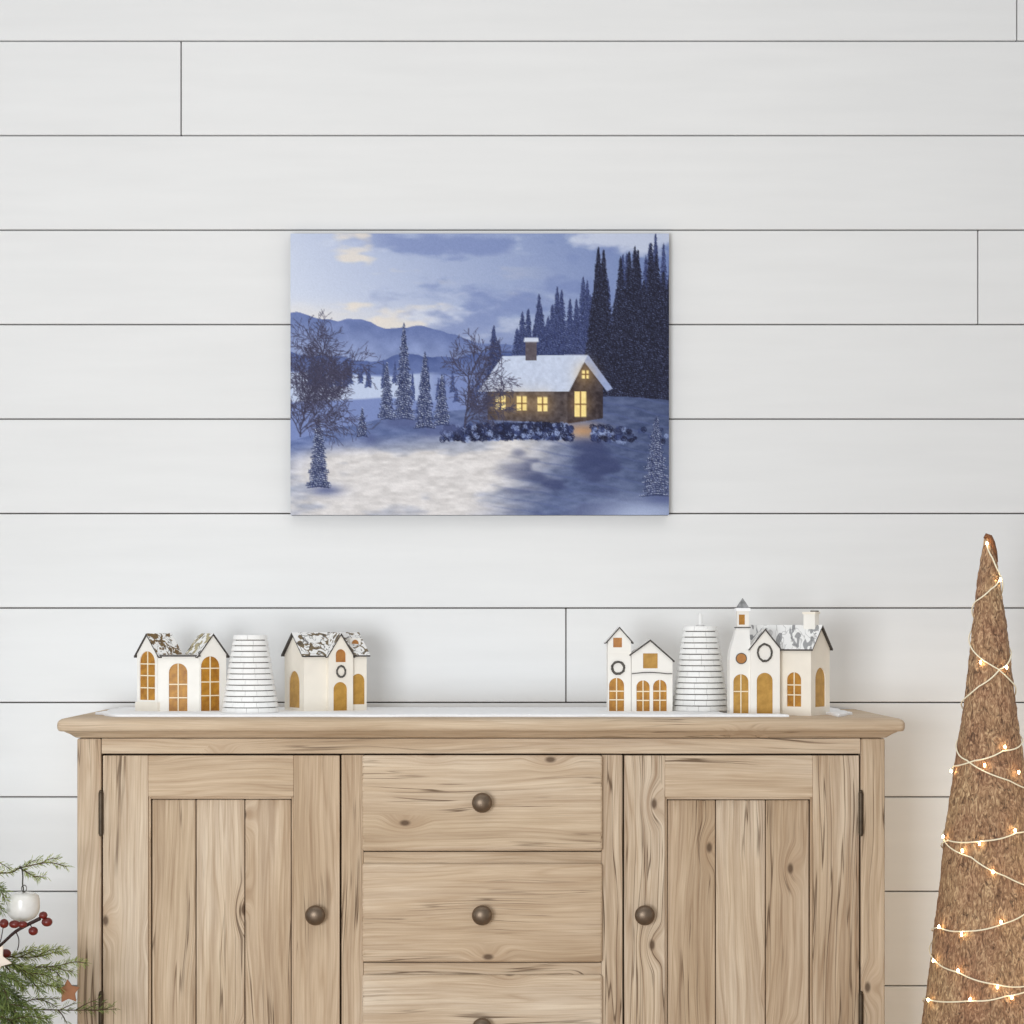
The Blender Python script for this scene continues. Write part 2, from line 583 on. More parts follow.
# ------------------------------------------------------------------ snow blanket on the top
SY0, HY = 0.17, 0.17
MATZ = TOPZ + 0.005


def edge_noise(t, s):
    return mnoise.noise(Vector((t * 9.0, s, 0.3))) * 0.010 + mnoise.noise(Vector((t * 31.0, s, 1.3))) * 0.004


pts = []
xl, xr = -0.735, 0.712
# front edge left to right, with the bay that the big house stands in
n = 160
for i in range(n + 1):
    x = xl + (xr - xl) * i / n
    y = 0.012 + edge_noise(x, 1.0)
    if x < xl + 0.05: y += 0.10 * ((xl + 0.05 - x) / 0.05) ** 2
    if x > xr - 0.05: y += 0.10 * ((x - xr + 0.05) / 0.05) ** 2
    pts.append((x, y))
bay = [(0.591, None), (0.574, 0.055), (0.532, 0.063), (0.470, 0.082), (0.467, 0.190), (0.560, 0.215), (0.662, 0.185), (0.676, 0.100), (0.674, None)]
out = []
done = False
for x, y in pts:
    if 0.585 < x < 0.676:
        if not done:
            out.append((0.583, 0.012))
            out += [(a, b) for a, b in bay if b is not None]
            out.append((0.677, 0.012))
            done = True
        continue
    out.append((x, y))
for i in range(40):
    t = i / 39
    out.append((xr + 0.012 + edge_noise(t, 4.0), 0.125 + 0.26 * t))
for i in range(60):
    t = i / 59
    out.append((xr - (xr - xl) * t, 0.395 + edge_noise(t * 2, 7.0) * 0.6))
for i in range(40):
    t = 1 - i / 39
    out.append((xl - 0.012 + edge_noise(t, 11.0), 0.125 + 0.26 * t))
bm = bmesh.new()
vs = [bm.verts.new((x, y, TOPZ + 0.0003)) for x, y in out]
fc = bm.faces.new(vs)
r = bmesh.ops.extrude_face_region(bm, geom=[fc])
tv = [g for g in r['geom'] if isinstance(g, bmesh.types.BMVert)]
for v in tv: v.co.z = MATZ
te = [e for e in bm.edges if all(abs(v.co.z - MATZ) < 1e-6 for v in e.verts)]
bmesh.ops.bevel(bm, geom=te, offset=0.0018, segments=2, affect='EDGES', profile=0.5)
bmesh.ops.recalc_face_normals(bm, faces=bm.faces)
mb = MB(); mb.bm(bm)
o = mb.build('snow_blanket', M_snow, None, (0, 0.2, TOPZ), smooth=50)
tag(o, 'thin white snow blanket with wavy edge lying along the sideboard top', 'blanket')


# ------------------------------------------------------------------ village houses
class Frame:
    """a wall plane in picture-sized units: u along the wall, n out of it, z up"""

    def __init__(self, x, y, ang, s, Y0, Z0):
        # ang: direction of u in plan, degrees (0 = to the right)
        a = math.radians(ang)
        self.s = s
        self.o = Vector(((x - PX0) * s, Y0 + y * s, Z0))
        self.U = Vector((math.cos(a), math.sin(a), 0))
        self.N = Vector((math.sin(a), -math.cos(a), 0))

    def __call__(self, u, z, n=0.0):
        return self.o + (self.U * u + self.N * n) * self.s + Vector((0, 0, z * self.s))

    def sub(self, u, n, ang):
        f = Frame(0, 0, 0, self.s, 0, 0)
        f.o = self(u, 0, n)
        a = math.atan2(self.U.y, self.U.x) + math.radians(ang)
        f.U = Vector((math.cos(a), math.sin(a), 0))
        f.N = Vector((math.sin(a), -math.cos(a), 0))
        return f


def arch(uc, wd, z0, z1, n=14):
    r = wd / 2
    h = min(r, z1 - z0)
    p = [(uc - r, z0), (uc + r, z0)]
    for i in range(n + 1):
        a = PI * i / n
        p.append((uc + r * math.cos(a), z1 - h + h * math.sin(a)))
    return p


def disc(uc, zc, r, n=24):
    return [(uc + r * math.cos(2 * PI * i / n), zc + r * math.sin(2 * PI * i / n)) for i in range(n)]


def rect(u0, u1, z0, z1):
    return [(u0, z0), (u1, z0), (u1, z1), (u0, z1)]


def carve(o, cut):
    """cuts the window pockets into a wall mesh"""
    if not cut.v: return
    org = WORG[o]
    me = bpy.data.meshes.new('cut')
    me.from_pydata([tuple(Vector(p) - org) for p in cut.v], [], cut.f)
    c = bpy.data.objects.new('cut', me)
    C.objects.link(c)
    c.parent, c.location = o.parent, o.location
    md = o.modifiers.new('b', 'BOOLEAN')
    md.operation, md.object, md.solver = 'DIFFERENCE', c, 'EXACT'
    bpy.context.view_layer.update()
    dg = bpy.context.evaluated_depsgraph_get()
    nm = bpy.data.meshes.new_from_object(o.evaluated_get(dg))
    old = o.data
    o.modifiers.clear()
    name = old.name
    o.data = nm
    bpy.data.meshes.remove(old)
    nm.name = name
    bpy.data.objects.remove(c)
    bpy.data.meshes.remove(me)


class House:
    def __init__(self, name, px, Y0, Z0, label):
        self.s = (Y0 - CAMY) / FPX
        self.Y0, self.Z0 = Y0, Z0
        self.root = empty(name, ((px - PX0) * self.s, Y0 + 0.04, Z0), label, 'village house',
                          'white card village houses on the sideboard')

    def frame(self, x, y, ang):
        return Frame(x, y, ang, self.s, self.Y0, self.Z0)

    def walls(self, polys, wins, mat=M_card):
        """polys: list of (frame, polygon, depth); wins: list of (frame, polygon, kind, material, bars)"""
        m = MB()
        for fr, poly, dep in polys:
            m.prism([fr(u, z) for u, z in poly], fr.N * (-dep * self.s))
        o = m.build('wall', mat, self.root)
        cut = MB()
        for fr, poly, kind, mt, bars in wins:
            cut.prism([fr(u, z, 2.0) for u, z in poly], fr.N * (-3.6 * self.s))
        carve(o, cut)
        for fr, poly, kind, mt, bars in wins:
            p = MB()
            p.prism([fr(u, z, -1.05) for u, z in poly], fr.N * (-0.5 * self.s))
            w = p.build(kind, mt, self.root)
            if bars:
                b = MB()
                us = [u for u, z in poly]; zs = [z for u, z in poly]
                u0, u1, z0, z1 = min(us), max(us), min(zs), max(zs)
                tk = 0.55
                uc = (u0 + u1) / 2
                b.prism([fr(u, z, -0.25) for u, z in rect(uc - tk, uc + tk, z0 + .2, z1 - .2)], fr.N * (-0.8 * self.s))
                for h in bars:
                    zz = z0 + (z1 - z0) * h
                    b.prism([fr(u, z, -0.3) for u, z in rect(u0 + .3, u1 - .3, zz - tk, zz + tk)], fr.N * (-0.75 * self.s))
                b.build('glazing_bar', M_bar, w)
        return o

    def roof(self, fr, w, e, r, dep, mat, ov=2.5, front=2.0, t=1.5, apex=None, e2=None, back=1.0, name='roof'):
        """a folded gable roof, ridge running back from the wall plane"""
        ap = w / 2 if apex is None else apex
        e2 = e if e2 is None else e2
        sl, sr = (r - e) / ap, (r - e2) / (w - ap)
        lo = [(-ov, e - ov * sl), (ap, r), (w + ov, e2 - ov * sr)]
        up = [(w + ov + 0.3, e2 - ov * sr + t), (ap, r + t * 1.25), (-ov - 0.3, e - ov * sl + t)]
        m = MB()
        m.prism([fr(u, z + 0.15, front) for u, z in lo + up], fr.N * (-(dep + front + back) * self.s))
        o = m.build(name, [mat, M_edge], self.root)
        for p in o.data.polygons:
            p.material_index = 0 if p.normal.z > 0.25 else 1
        return o

    def part(self, name, m, mats, **k):
        return m.build(name, mats, self.root, **k)

    def wreath(self, fr, u, z, R, r, squash=1.0):
        m = MB()
        m.torus(fr(u, z, 0.6), R * self.s, r * self.s, fr.U, Vector((0, 0, 1)), 36, 8, squash, 0, 0.25)
        return m.build('wreath', M_wreath, self.root, smooth=180)


def gable(w, e, r):
    return [(0, 0), (w, 0), (w, e), (w / 2, r), (0, e)]


# --- the house with two wings, at the far left
h = House('village_house', 178, HY, MATZ, 'white card house with two gabled wings and barred amber arches, left of a brick cone')
fl = h.frame(134.0, 19.0, -39)           # gable of the left wing, looking front-left
WLg = 30.0
h.walls([(fl, gable(WLg, 57, 76), 32)],
        [(fl, arch(15.2, 22.5, 11, 60), 'window', M_amber, (0.25, 0.5, 0.74))])
h.roof(fl, WLg, 57, 76, 32, M_roofA, ov=3.0, front=1.5)
m = MB()
for a in (0,):
    m.prism([fl(-1.5, z, 1.2) for z in ()] or [fl(-1.5, 0, 1.2), fl(WLg + 1.5, 0, 1.2), fl(WLg + 1.5, 9, 1.2), fl(-1.5, 9, 1.2)], fl.N * (-34 * h.s))
h.part('plinth', m, M_card2)
fr_ = h.frame(199.5, 0.0, 33)            # gable of the right wing, looking front-right
h.walls([(fr_, gable(29.5, 57, 76), 30)],
        [(fr_, arch(12.0, 20.5, 0.2, 55), 'window', M_amber, (0.28, 0.53, 0.78))])
h.roof(fr_, 29.5, 57, 76, 30, M_roofA2, ov=3.0, front=1.5)
fm = h.frame(158.0, 0.8, 0)
h.walls([(fm, rect(0, 41.5, 0, 55), 26)],
        [(fm, arch(20, 18.5, 0.2, 48), 'window', M_amber, (0.28, 0.56))])
m = MB()
m.prism([fm(-1, 54.6, 2.2), fm(42.5, 54.6, 2.2), fm(42.5, 56.6, 2.2), fm(-1, 56.6, 2.2)], fm.N * (-24 * h.s))
o = h.part('roof', m, [M_roofC, M_edge])
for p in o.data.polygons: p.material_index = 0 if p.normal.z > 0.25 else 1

# --- the house with the cross gable, right of the left cone
h = House('village_house', 326, HY, MATZ, 'white card house with wreathed centre gable and roof dormer, right of a brick cone')
PH = 28
fb = h.frame(304.0, 0.0, PH)             # long front, going right and back
LB, DB = 69.0, 50.0
fgab = fb.sub(0, -DB, -90)               # left end: u runs towards the viewer
body = [(0, 0), (DB, 0), (DB, 56), (DB / 2, 77), (0, 56)]
h.walls([(fgab, body, LB)],
        [(fgab, arch(25, 27, 3, 40), 'window', M_gold, None),
         (fb, arch(59.5, 14.5, 6, 37), 'window', M_gold, None)], M_card2)
h.roof(fgab, DB, 56, 77, LB, M_roofB, ov=2.2, front=3.0, back=3.0)
fc_ = fb.sub(25, 4.0, 0)
WC = 27.0
h.walls([(fc_, gable(WC, 56, 76.5), 30)],
        [(fc_, arch(13.5, 11.0, 49, 62), 'window', M_bronzepane, None),
         (fc_, arch(13.0, 15.0, 0.2, 29), 'door', M_gold, None)], M_card2)
h.roof(fc_, WC, 56, 76.5, 30, M_roofB, ov=1.8, front=1.5, t=1.3)
h.wreath(fc_, 13.6, 39.5, 4.6, 0.9, 1.2)
fd = fb.sub(56, -10.0, 0)                # dormer
h.walls([(fd, rect(-1.0, 11.0, 56, 73), 14)], [(fd, arch(5.0, 8.2, 61.5, 71.5), 'window', M_bronzepane, None)])

# --- the tower house left of the right cone
h = House('village_house', 640, HY, MATZ, 'white card house with narrow wreathed tower joined to a lower gabled wing')
ft = h.frame(608.0, 0.0, 0)
h.walls([(ft, gable(23.0, 70, 83), 24)],
        [(ft, arch(8.6, 15.0, 0.2, 33.5), 'window', M_amber, (0.34, 0.60)),
         (ft, rect(5.2, 14.0, 64, 73.6), 'window', M_bronzepane, None)])
h.roof(ft, 23.0, 70, 83, 24, M_roofC, ov=2.4, front=1.8, t=1.2)
h.wreath(ft, 10.0, 43.5, 6.0, 1.25)
m = MB(); m.prism([ft(-0.3, 58.6, 0.9), ft(23.3, 58.6, 0.9), ft(23.3, 59.8, 0.9), ft(-0.3, 59.8, 0.9)], ft.N * (-24 * h.s))
h.part('ledge', m, M_card)
fw = h.frame(631.4, -1.0, 0)
W2 = 41.0
h.walls([(fw, [(0, 0), (W2, 0), (W2, 50.5), (18.8, 70.0), (0, 56.5)], 26)],
        [(fw, arch(11.6, 13.2, 0.2, 31.0), 'window', M_amber, (0.35, 0.64)),
         (fw, arch(28.4, 13.6, 0.2, 31.5), 'window', M_amber, (0.35, 0.64)),
         (fw, rect(11.6, 26.2, 43, 58), 'window', M_gold, None)])
h.roof(fw, W2, 56.5, 70.0, 26, M_roofC, ov=1.8, front=2.2, t=1.5, apex=18.8, e2=50.5)
m = MB()
pl = [(0.4 + 40.2 * i / 16, 37.2 + 1.3 * math.sin(PI * min(1.0, i / 16 * 1.15))) for i in range(17)]
m.prism([fw(u, z, 1.3) for u, z in pl] + [fw(u, z + 0.9, 1.3) for u, z in reversed(pl)], fw.N * (-1.8 * h.s))
h.part('ledge', m, M_edge)

# --- the chapel-like house with belfry and chimney at the right
h = House('village_house', 780, 0.07, TOPZ, 'largest white card house with belfry tower, oval wreath and chimney')
PH = 33
LD, DD = 84.0, 46.0
cr, sr_ = math.cos(math.radians(PH)), math.sin(math.radians(PH))
fD = h.frame(811.0 - LD * cr, LD * sr_, -PH)           # front wall, near corner at its right end
fE = fD.sub(LD, 0, 90)                                 # right end wall
h.walls([(fE, gable(DD, 67, 89), LD)],
        [(fD, arch(LD - 18.5, 15.5, 9, 43.5), 'window', M_amber, (0.34, 0.63)),
         (fE, arch(23, 25, 8.5, 48), 'door', M_gold, None)], M_card2)
h.roof(fE, DD, 67, 89, LD, M_roofD, ov=2.2, front=2.6, back=1.5, t=1.6)
fG = h.frame(751.5, 8.0, 0)
h.walls([(fG, gable(29.5, 67, 85.5), 30)],
        [(fG, arch(14.3, 16.0, 0.2, 43), 'door', M_gold, None)])
h.roof(fG, 29.5, 67, 85.5, 30, M_roofD, ov=1.4, front=1.5, t=1.5)
h.wreath(fG, 14.3, 63.2, 7.0, 0.95, 1.2)
fT = h.frame(731.0, 11.0, 0)
h.walls([(fT, rect(0, 21.2, 0, 56), 22)],
        [(fT, arch(11.3, 15.2, 0.2, 41.5), 'door', M_gold, (0.58,)),
         ], M_card)


def tower_loft(lv):
    m = MB()
    vs, fs = [], []
    for x0, x1, d0, d1, z in lv:
        vs += [fT(x0, z, -d0), fT(x1, z, -d0), fT(x1, z, -d1), fT(x0, z, -d1)]
    for i in range(len(lv) - 1):
        for k in range(4):
            k2 = (k + 1) % 4
            fs.append((i * 4 + k, i * 4 + k2, i * 4 + 4 + k2, i * 4 + 4 + k))
    fs.append((3, 2, 1, 0))
    b = 4 * (len(lv) - 1)
    fs.append((b, b + 1, b + 2, b + 3))
    m.add(vs, fs)
    return m


tower_loft([(0, 21.2, 0, 22, 56.05), (0.6, 21.2, 0.3, 21.6, 64), (2.6, 21.0, 1.4, 20.5, 72), (5.2, 20.6, 3.0, 18.6, 80), (7.2, 20.4, 4.4, 17.0, 88)]).build('tower_roof', M_roofC, h.root)
m = MB()
m.torus(fT(11.6, 57.3, 0.4), 5.2 * h.s, 0.5 * h.s, fT.U, Vector((0, 0, 1)), 32, 8)
ring = m.build('window_ring', M_wreath, h.root, smooth=180)
m = MB(); m.prism([fT(u, z, 0.7) for u, z in disc(11.6, 57.3, 5.0)], fT.N * (-0.9 * h.s))
m.build('round_window', M_bronzepane, h.root)
m = MB(); m.prism([fT(6.6, 88, -3.4), fT(21.6, 88, -3.4), fT(21.6, 89, -3.4), fT(6.6, 89, -3.4)], fT.N * (-15 * h.s))
h.part('ledge', m, M_edge)
fB = fT.sub(8.2, -4.5, 0)
h.walls([(fB, rect(0, 11.8, 89, 105), 12)], [(fB, rect(1.6, 7.6, 91.3, 101.5), 'window', M_amber, None)], M_card)
m = MB(); m.prism([fB(-1.4, 105, 1.3), fB(13.2, 105, 1.3), fB(13.0, 108, 1.3), fB(-1.2, 108, 1.3)], fB.N * (-14.6 * h.s))
h.part('belfry_roof', m, M_snow)
m = MB()
cx = 6.0
base = [fB(-0.2, 108, 0.2), fB(12.2, 108, 0.2), fB(12.2, 108, -12.2), fB(-0.2, 108, -12.2)]
mid = [fB(3.0, 113.6, -3.0), fB(9.0, 113.6, -3.0), fB(9.0, 113.6, -9.0), fB(3.0, 113.6, -9.0)]
top = fB(6.0, 118.5, -6.0)
m.add(base + mid + [top], [(3, 2, 1, 0)] + [(k, (k + 1) % 4, 4 + (k + 1) % 4, 4 + k) for k in range(4)] + [(4 + k, 4 + (k + 1) % 4, 8) for k in range(4)])
m.build('spire', plain('grey_spire_card', (150, 150, 150), 0.7, 0, 0.25, 120), h.root)
# chimney astride the ridge
fCh = fD.sub(LD - 16.5, -DD / 2 + 4.5, 0)
m = MB()
m.prism([fCh(u, z) for u, z in rect(0, 12.5, 78, 102)], fCh.N * (-10 * h.s))
ch = h.part('chimney', m, M_card)
m = MB()
m.prism([fCh(u, z, 0.9) for u, z in rect(-0.9, 13.4, 102, 104.4)], fCh.N * (-11.8 * h.s))
m.build('chimney_cap', M_card2, ch)
m = MB()
m.prism([fCh(u, z, -1.0) for u, z in rect(7.0, 12.6, 104.4, 105.6)], fCh.N * (-8 * h.s))
m.build('flue', M_edge, ch)


# ------------------------------------------------------------------ brick cone ornaments
def brick_cone(px, Y, r0, r1, H, n, name, label, tip=None):
    s = (Y - CAMY) / FPX
    cx = (px - PX0) * s
    root = empty(name, (cx, Y, MATZ), label, 'cone ornament')
    m = MB()
    ch = H * s / n
    for k in range(n):
        z0 = MATZ + k * ch
        ra = (r0 + (r1 - r0) * (k / n)) * s
        rb = (r0 + (r1 - r0) * ((k + 1) / n)) * s
        nb = max(7, int(round(15 - 7 * k / n)))
        a0 = rnd.uniform(0, 6.28)
        for j in range(nb):
            g = 0.00028 / ra
            b0, b1 = a0 + 2 * PI * j / nb + g, a0 + 2 * PI * (j + 1) / nb - g
            pr = [(ra * 0.60, z0), (ra - 0.0010, z0), (ra + 0.0008 + rnd.uniform(-.0003, .0006), z0 + ch * 0.10), (rb + 0.0005, z0 + ch * 0.84),
                  (rb - 0.0005, z0 + ch * 0.87), (rb - 0.0045, z0 + ch * 0.87), (ra * 0.60, z0 + ch * 0.87)]
            seg = 4
            vs, fs = [], []
            for q in range(seg + 1):
                a = b0 + (b1 - b0) * q / seg
                for r_, z in pr: vs.append((cx + r_ * math.cos(a), Y + r_ * math.sin(a), z))
            L = len(pr)
            for q in range(seg):
                for i in range(L):
                    i2 = (i + 1) % L
                    fs.append((q * L + i, q * L + L + i, q * L + L + i2, q * L + i2))
            fs.append(tuple(range(L)))
            fs.append(tuple(seg * L + i for i in range(L - 1, -1, -1)))
            m.add(vs, fs, 0, k * 0.3 + j)
    m.build('brickwork', M_ceram, root, (cx, Y, MATZ))
    m = MB()
    zt_ = MATZ + H * s
    m.lathe([((r0 - 2.4) * s, MATZ + 0.0005), ((r1 - 2.2) * s, zt_ - 0.003), ((r1 - 3.5) * s, zt_ - 0.002)], (cx, Y, 0), 'Z', 32)
    m.build('core', M_gap, root, smooth=40)
    if tip:
        m = MB()
        m.lathe([(4.2 * s, zt_ - 0.002), (4.2 * s, zt_ + 0.001), (2.1 * s, zt_ + 0.002), (2.0 * s, zt_ + tip * s - 0.002), (1.2 * s, zt_ + tip * s)], (cx, Y, 0), 'Z', 20)
        m.build('tip', M_ceram, root, smooth=50)
    return root


brick_cone(250.3, 0.125, 28.5, 16.0, 78, 14, 'brick_cone', 'shorter white brick cone with flat top, between two card houses')
brick_cone(700.3, 0.215, 28.8, 16.2, 85, 15, 'brick_cone', 'taller white brick cone with a small white peg on top', tip=12)

# ------------------------------------------------------------------ canvas print on the wall (a plain winter landscape)


def fnoise(Hh, Ww, gx, gy, seed, octaves=4, rough=0.5):
    r = np.random.RandomState(seed)
    out = np.zeros((Hh, Ww)); amp = 1.0; tot = 0
    for o in range(octaves):
        nx, ny = max(2, int(gx * 2 ** o)), max(2, int(gy * 2 ** o))
        g = r.rand(ny + 1, nx + 1)
        ys = np.linspace(0, ny, Hh, endpoint=False); xs = np.linspace(0, nx, Ww, endpoint=False)
        y0 = ys.astype(int); x0 = xs.astype(int)
        fy = (ys - y0)[:, None]; fx = (xs - x0)[None, :]
        fy = fy * fy * (3 - 2 * fy); fx = fx * fx * (3 - 2 * fx)
        a = g[y0][:, x0]; b = g[y0][:, x0 + 1]; c = g[y0 + 1][:, x0]; d = g[y0 + 1][:, x0 + 1]
        out += amp * ((a * (1 - fx) + b * fx) * (1 - fy) + (c * (1 - fx) + d * fx) * fy)
        tot += amp; amp *= rough
    return out / tot


def paint(Ww, Hh):
    yy, xx = np.mgrid[0:Hh, 0:Ww]
    x = xx / Ww; y = yy / Hh
    K = lambda *c: np.array(c, float)
    img = np.zeros((Hh, Ww, 3))

    def put(mask, colr, alpha=1.0):
        mk = (mask * alpha)[..., None]
        img[:] = img * (1 - mk) + np.asarray(colr) * mk

    sm = lambda a, b, t: np.clip((t - a) / (b - a), 0, 1) ** 2 * (3 - 2 * np.clip((t - a) / (b - a), 0, 1))
    # sky
    t = np.clip(x * 0.95 + (0.2 - y) * 0.5, 0, 1)[..., None]
    img[:] = K(206, 214, 232) * (1 - t) + K(112, 130, 178) * t
    n1 = fnoise(Hh, Ww, 5, 7, 3, 5, 0.6)
    put(sm(0.50, 0.68, n1), K(214, 219, 232), 0.75)
    n2 = fnoise(Hh, Ww, 4, 8, 8, 5, 0.6)
    put(sm(0.52, 0.70, n2) * sm(0.1, 0.3, x), K(118, 134, 182), 0.7)
    n3 = fnoise(Hh, Ww, 6, 14, 12, 4, 0.55)
    put(sm(0.55, 0.70, n3) * sm(0.42, 0.26, np.abs(y - 0.22)) * sm(0.75, 0.2, x), K(234, 222, 206), 0.75)
    put(np.exp(-((y - 0.30) / 0.05) ** 2) * sm(0.5, 0.0, x), K(236, 226, 212), 0.5)
    # ranges of hills
    def ridge(base, amp, seed, g, c1, c2):
        line = base + amp * (fnoise(1, Ww, g, 1, seed, 5, 0.5)[0] - 0.5)
        mk = (y > line[None, :]).astype(float)
        tt = np.clip((y - line[None, :]) / 0.14, 0, 1)[..., None]
        tex = fnoise(Hh, Ww, 30, 30, seed + 1, 3)[..., None]
        put(mk, K(*c1) * (1 - tt) + K(*c2) * tt + (tex - 0.5) * 34)
    ridge(0.36, 0.22, 21, 3, (104, 120, 170), (146, 160, 200))
    ridge(0.45, 0.16, 33, 5, (82, 98, 150), (120, 136, 184))
    # frozen lake and valley floor
    put(((y > 0.50) & (y < 0.9)).astype(float) * sm(0.55, 0.45, x), K(122, 138, 188))
    lk = fnoise(1, Ww, 4, 1, 40, 3)[0][None, :] * 0.03
    put(sm(0.505, 0.515, y + lk) * sm(0.585, 0.575, y - lk) * sm(0.42, 0.30, x), K(190, 202, 228))
    # far tree line
    r = np.random.RandomState(5)

    def pine(cx, by, hh, wd, c_dark, c_snow, snow=0.4, rr=r):
        """cx, by = foot; hh, wd in picture fractions"""
        n = max(6, int(hh * Hh / 5))
        for i in range(n):
            f = (i + 1) / n
            yc = by - hh + hh * f
            half = wd * 0.5 * (0.06 + f ** 0.85) * (0.72 + 0.4 * rr.rand())
            x0, x1 = int((cx - half) * Ww), int((cx + half) * Ww) + 1
            th = max(2, int(hh * Hh / n * 1.5))
            yt = int(yc * Hh) - th
            for px in range(max(0, x0), min(Ww, x1)):
                d = abs(px / Ww - cx) / max(half, 1e-4)
                dy = int(d * th * 0.9)
                a, b = yt + dy + rr.randint(0, 2), yt + dy + th - int(d * th * 0.5)
                a, b = max(0, a), min(Hh, b)
                if b <= a: continue
                img[a:b, px] = np.asarray(c_dark) * (0.8 + 0.4 * rr.rand())
                if rr.rand() < snow:
                    img[a:min(Hh, a + max(1, th // 3)), px] = np.asarray(c_snow) * (0.8 + 0.25 * rr.rand())
    for i in range(60):
        cx = r.rand() * 0.62 + 0.02
        pine(cx, 0.53 + 0.10 * r.rand() * (cx > 0.3) + 0.02 * r.rand(), 0.05 + 0.06 * r.rand(), 0.016, (66, 78, 124), (120, 136, 182), 0.3)
    # forest at the right
    for i in range(46):
        cx = 0.52 + 0.50 * r.rand() ** 0.8
        hh = 0.16 + 0.34 * (cx - 0.52) / 0.48 + 0.14 * r.rand()
        pine(cx, 0.60 + 0.03 * r.rand(), hh, 0.062, (50, 58, 98), (104, 118, 164), 0.4)
    for i in range(26):
        cx = 0.80 + 0.21 * r.rand()
        hh = 0.34 + 0.28 * r.rand()
        pine(cx, 0.63 + 0.03 * r.rand(), hh, 0.075, (30, 31, 50), (92, 102, 140), 0.34)
    # snow ground
    gl = 0.60 + 0.13 * (1 - sm(0.0, 0.55, x)) - 0.02 * np.sin(x * 9) + 0.02 * (fnoise(1, Ww, 8, 1, 51, 4)[0][None, :] - 0.5)
    gm = (y > gl).astype(float)
    tex = fnoise(Hh, Ww, 40, 90, 52, 3)
    brt = (sm(0.60, 0.28, np.abs(x - 0.30 + (y - 0.85) * 0.6) * 1.25) * sm(0.70, 0.78, y + 0.12 * (x - 0.3)))[..., None]
    base = (K(104, 120, 168) * (1 - x[..., None] * 0.28)) * (1 - brt) + (K(216, 212, 211) - 40 * sm(0.5, 0.75, fnoise(Hh, Ww, 7, 16, 77, 4))[..., None] * K(1.2, 1, 0.6)) * brt
    base = base + (tex[..., None] - 0.5) * 46
    put(gm, base)
    rut = np.abs(np.sin((y * 3.2 - x * 0.9 + 0.1 * fnoise(Hh, Ww, 6, 6, 61, 3)) * 26))
    put(gm * (rut < 0.25) * sm(0.52, 0.8, x + (y - 0.8) * 0.5), K(84, 96, 142), 0.5)
    put(gm * sm(0.62, 0.74, fnoise(Hh, Ww, 5, 9, 63, 4)) * sm(0.45, 0.7, x), K(54, 62, 102), 0.7)
    put(gm * np.exp(-(((x - 0.93) / 0.16) ** 2 + ((y - 1.0) / 0.07) ** 2)), K(176, 188, 218), 0.9)

    def poly(pts, colr, tex_=10):
        P = np.array(pts); inside = np.zeros((Hh, Ww), bool)
        j = len(P) - 1
        for i in range(len(P)):
            xi, yi = P[i]; xj, yj = P[j]
            c = ((yi > y) != (yj > y)) & (x < (xj - xi) * (y - yi) / (yj - yi + 1e-9) + xi)
            inside ^= c
            j = i
        nz = (fnoise(Hh, Ww, 120, 90, 71, 2)[..., None] - 0.5) * tex_ * 2
        put(inside.astype(float), K(*colr) + nz)
    # a plain log cabin
    poly([(0.52, 0.66), (0.52, 0.545), (0.73, 0.545), (0.73, 0.675)], (74, 66, 70), 26)
    poly([(0.73, 0.675), (0.73, 0.54), (0.775, 0.44), (0.825, 0.54), (0.825, 0.655)], (56, 48, 54), 24)
    poly([(0.495, 0.56), (0.56, 0.435), (0.785, 0.43), (0.735, 0.56)], (196, 206, 228), 12)
    poly([(0.785, 0.43), (0.775, 0.455), (0.835, 0.56), (0.85, 0.55)], (150, 164, 202), 8)
    poly([(0.62, 0.45), (0.62, 0.38), (0.65, 0.38), (0.65, 0.45)], (92, 84, 92), 16)
    poly([(0.615, 0.385), (0.618, 0.37), (0.653, 0.37), (0.655, 0.385)], (206, 214, 232), 6)
    for (wx, wy, ww, wh) in ((0.555, 0.60, 0.026, 0.05), (0.61, 0.602, 0.026, 0.05), (0.665, 0.605, 0.026, 0.05), (0.765, 0.605, 0.03, 0.09), (0.778, 0.50, 0.018, 0.03)):
        gx = np.exp(-(((x - wx) / 0.03) ** 2 + ((y - wy) / 0.045) ** 2))
        put(gx, K(240, 190, 110), 0.40)
        poly([(wx - ww / 2, wy - wh / 2), (wx + ww / 2, wy - wh / 2), (wx + ww / 2, wy + wh / 2), (wx - ww / 2, wy + wh / 2)], (252, 226, 150), 10)
        put(((np.abs(x - wx) < 0.0016) & (np.abs(y - wy) < wh / 2)).astype(float), K(120, 84, 52))
        put(((np.abs(y - wy) < 0.002) & (np.abs(x - wx) < ww / 2)).astype(float), K(120, 84, 52))
    put(np.exp(-(((x - 0.77) / 0.05) ** 2 + ((y - 0.70) / 0.025) ** 2)), K(206, 150, 92), 0.7)
    # snowy bushes
    for i in range(1500):
        cx = r.normal(0.62, 0.12); cy = 0.675 + 0.05 * r.rand() + 0.05 * abs(cx - 0.62)
        if 0.745 < cx < 0.795 or cx < 0.40: continue
        rad = (0.003 + 0.006 * r.rand()) * Ww
        X0, Y0_ = int(cx * Ww), int(cy * Hh)
        q = int(rad) + 1
        if X0 - q < 0 or X0 + q >= Ww or Y0_ + q >= Hh: continue
        cc = [K(30, 36, 66), K(60, 72, 118), K(140, 156, 198), K(24, 26, 50), K(40, 46, 80)][r.randint(0, 5)]
        yy_, xx_ = np.mgrid[-q:q + 1, -q:q + 1]
        blob = ((xx_ ** 2 + yy_ ** 2 < rad * rad) & (r.rand(2 * q + 1, 2 * q + 1) < 0.6))[..., None]
        reg = img[Y0_ - q:Y0_ + q + 1, X0 - q:X0 + q + 1]
        reg[:] = np.where(blob, cc, reg)
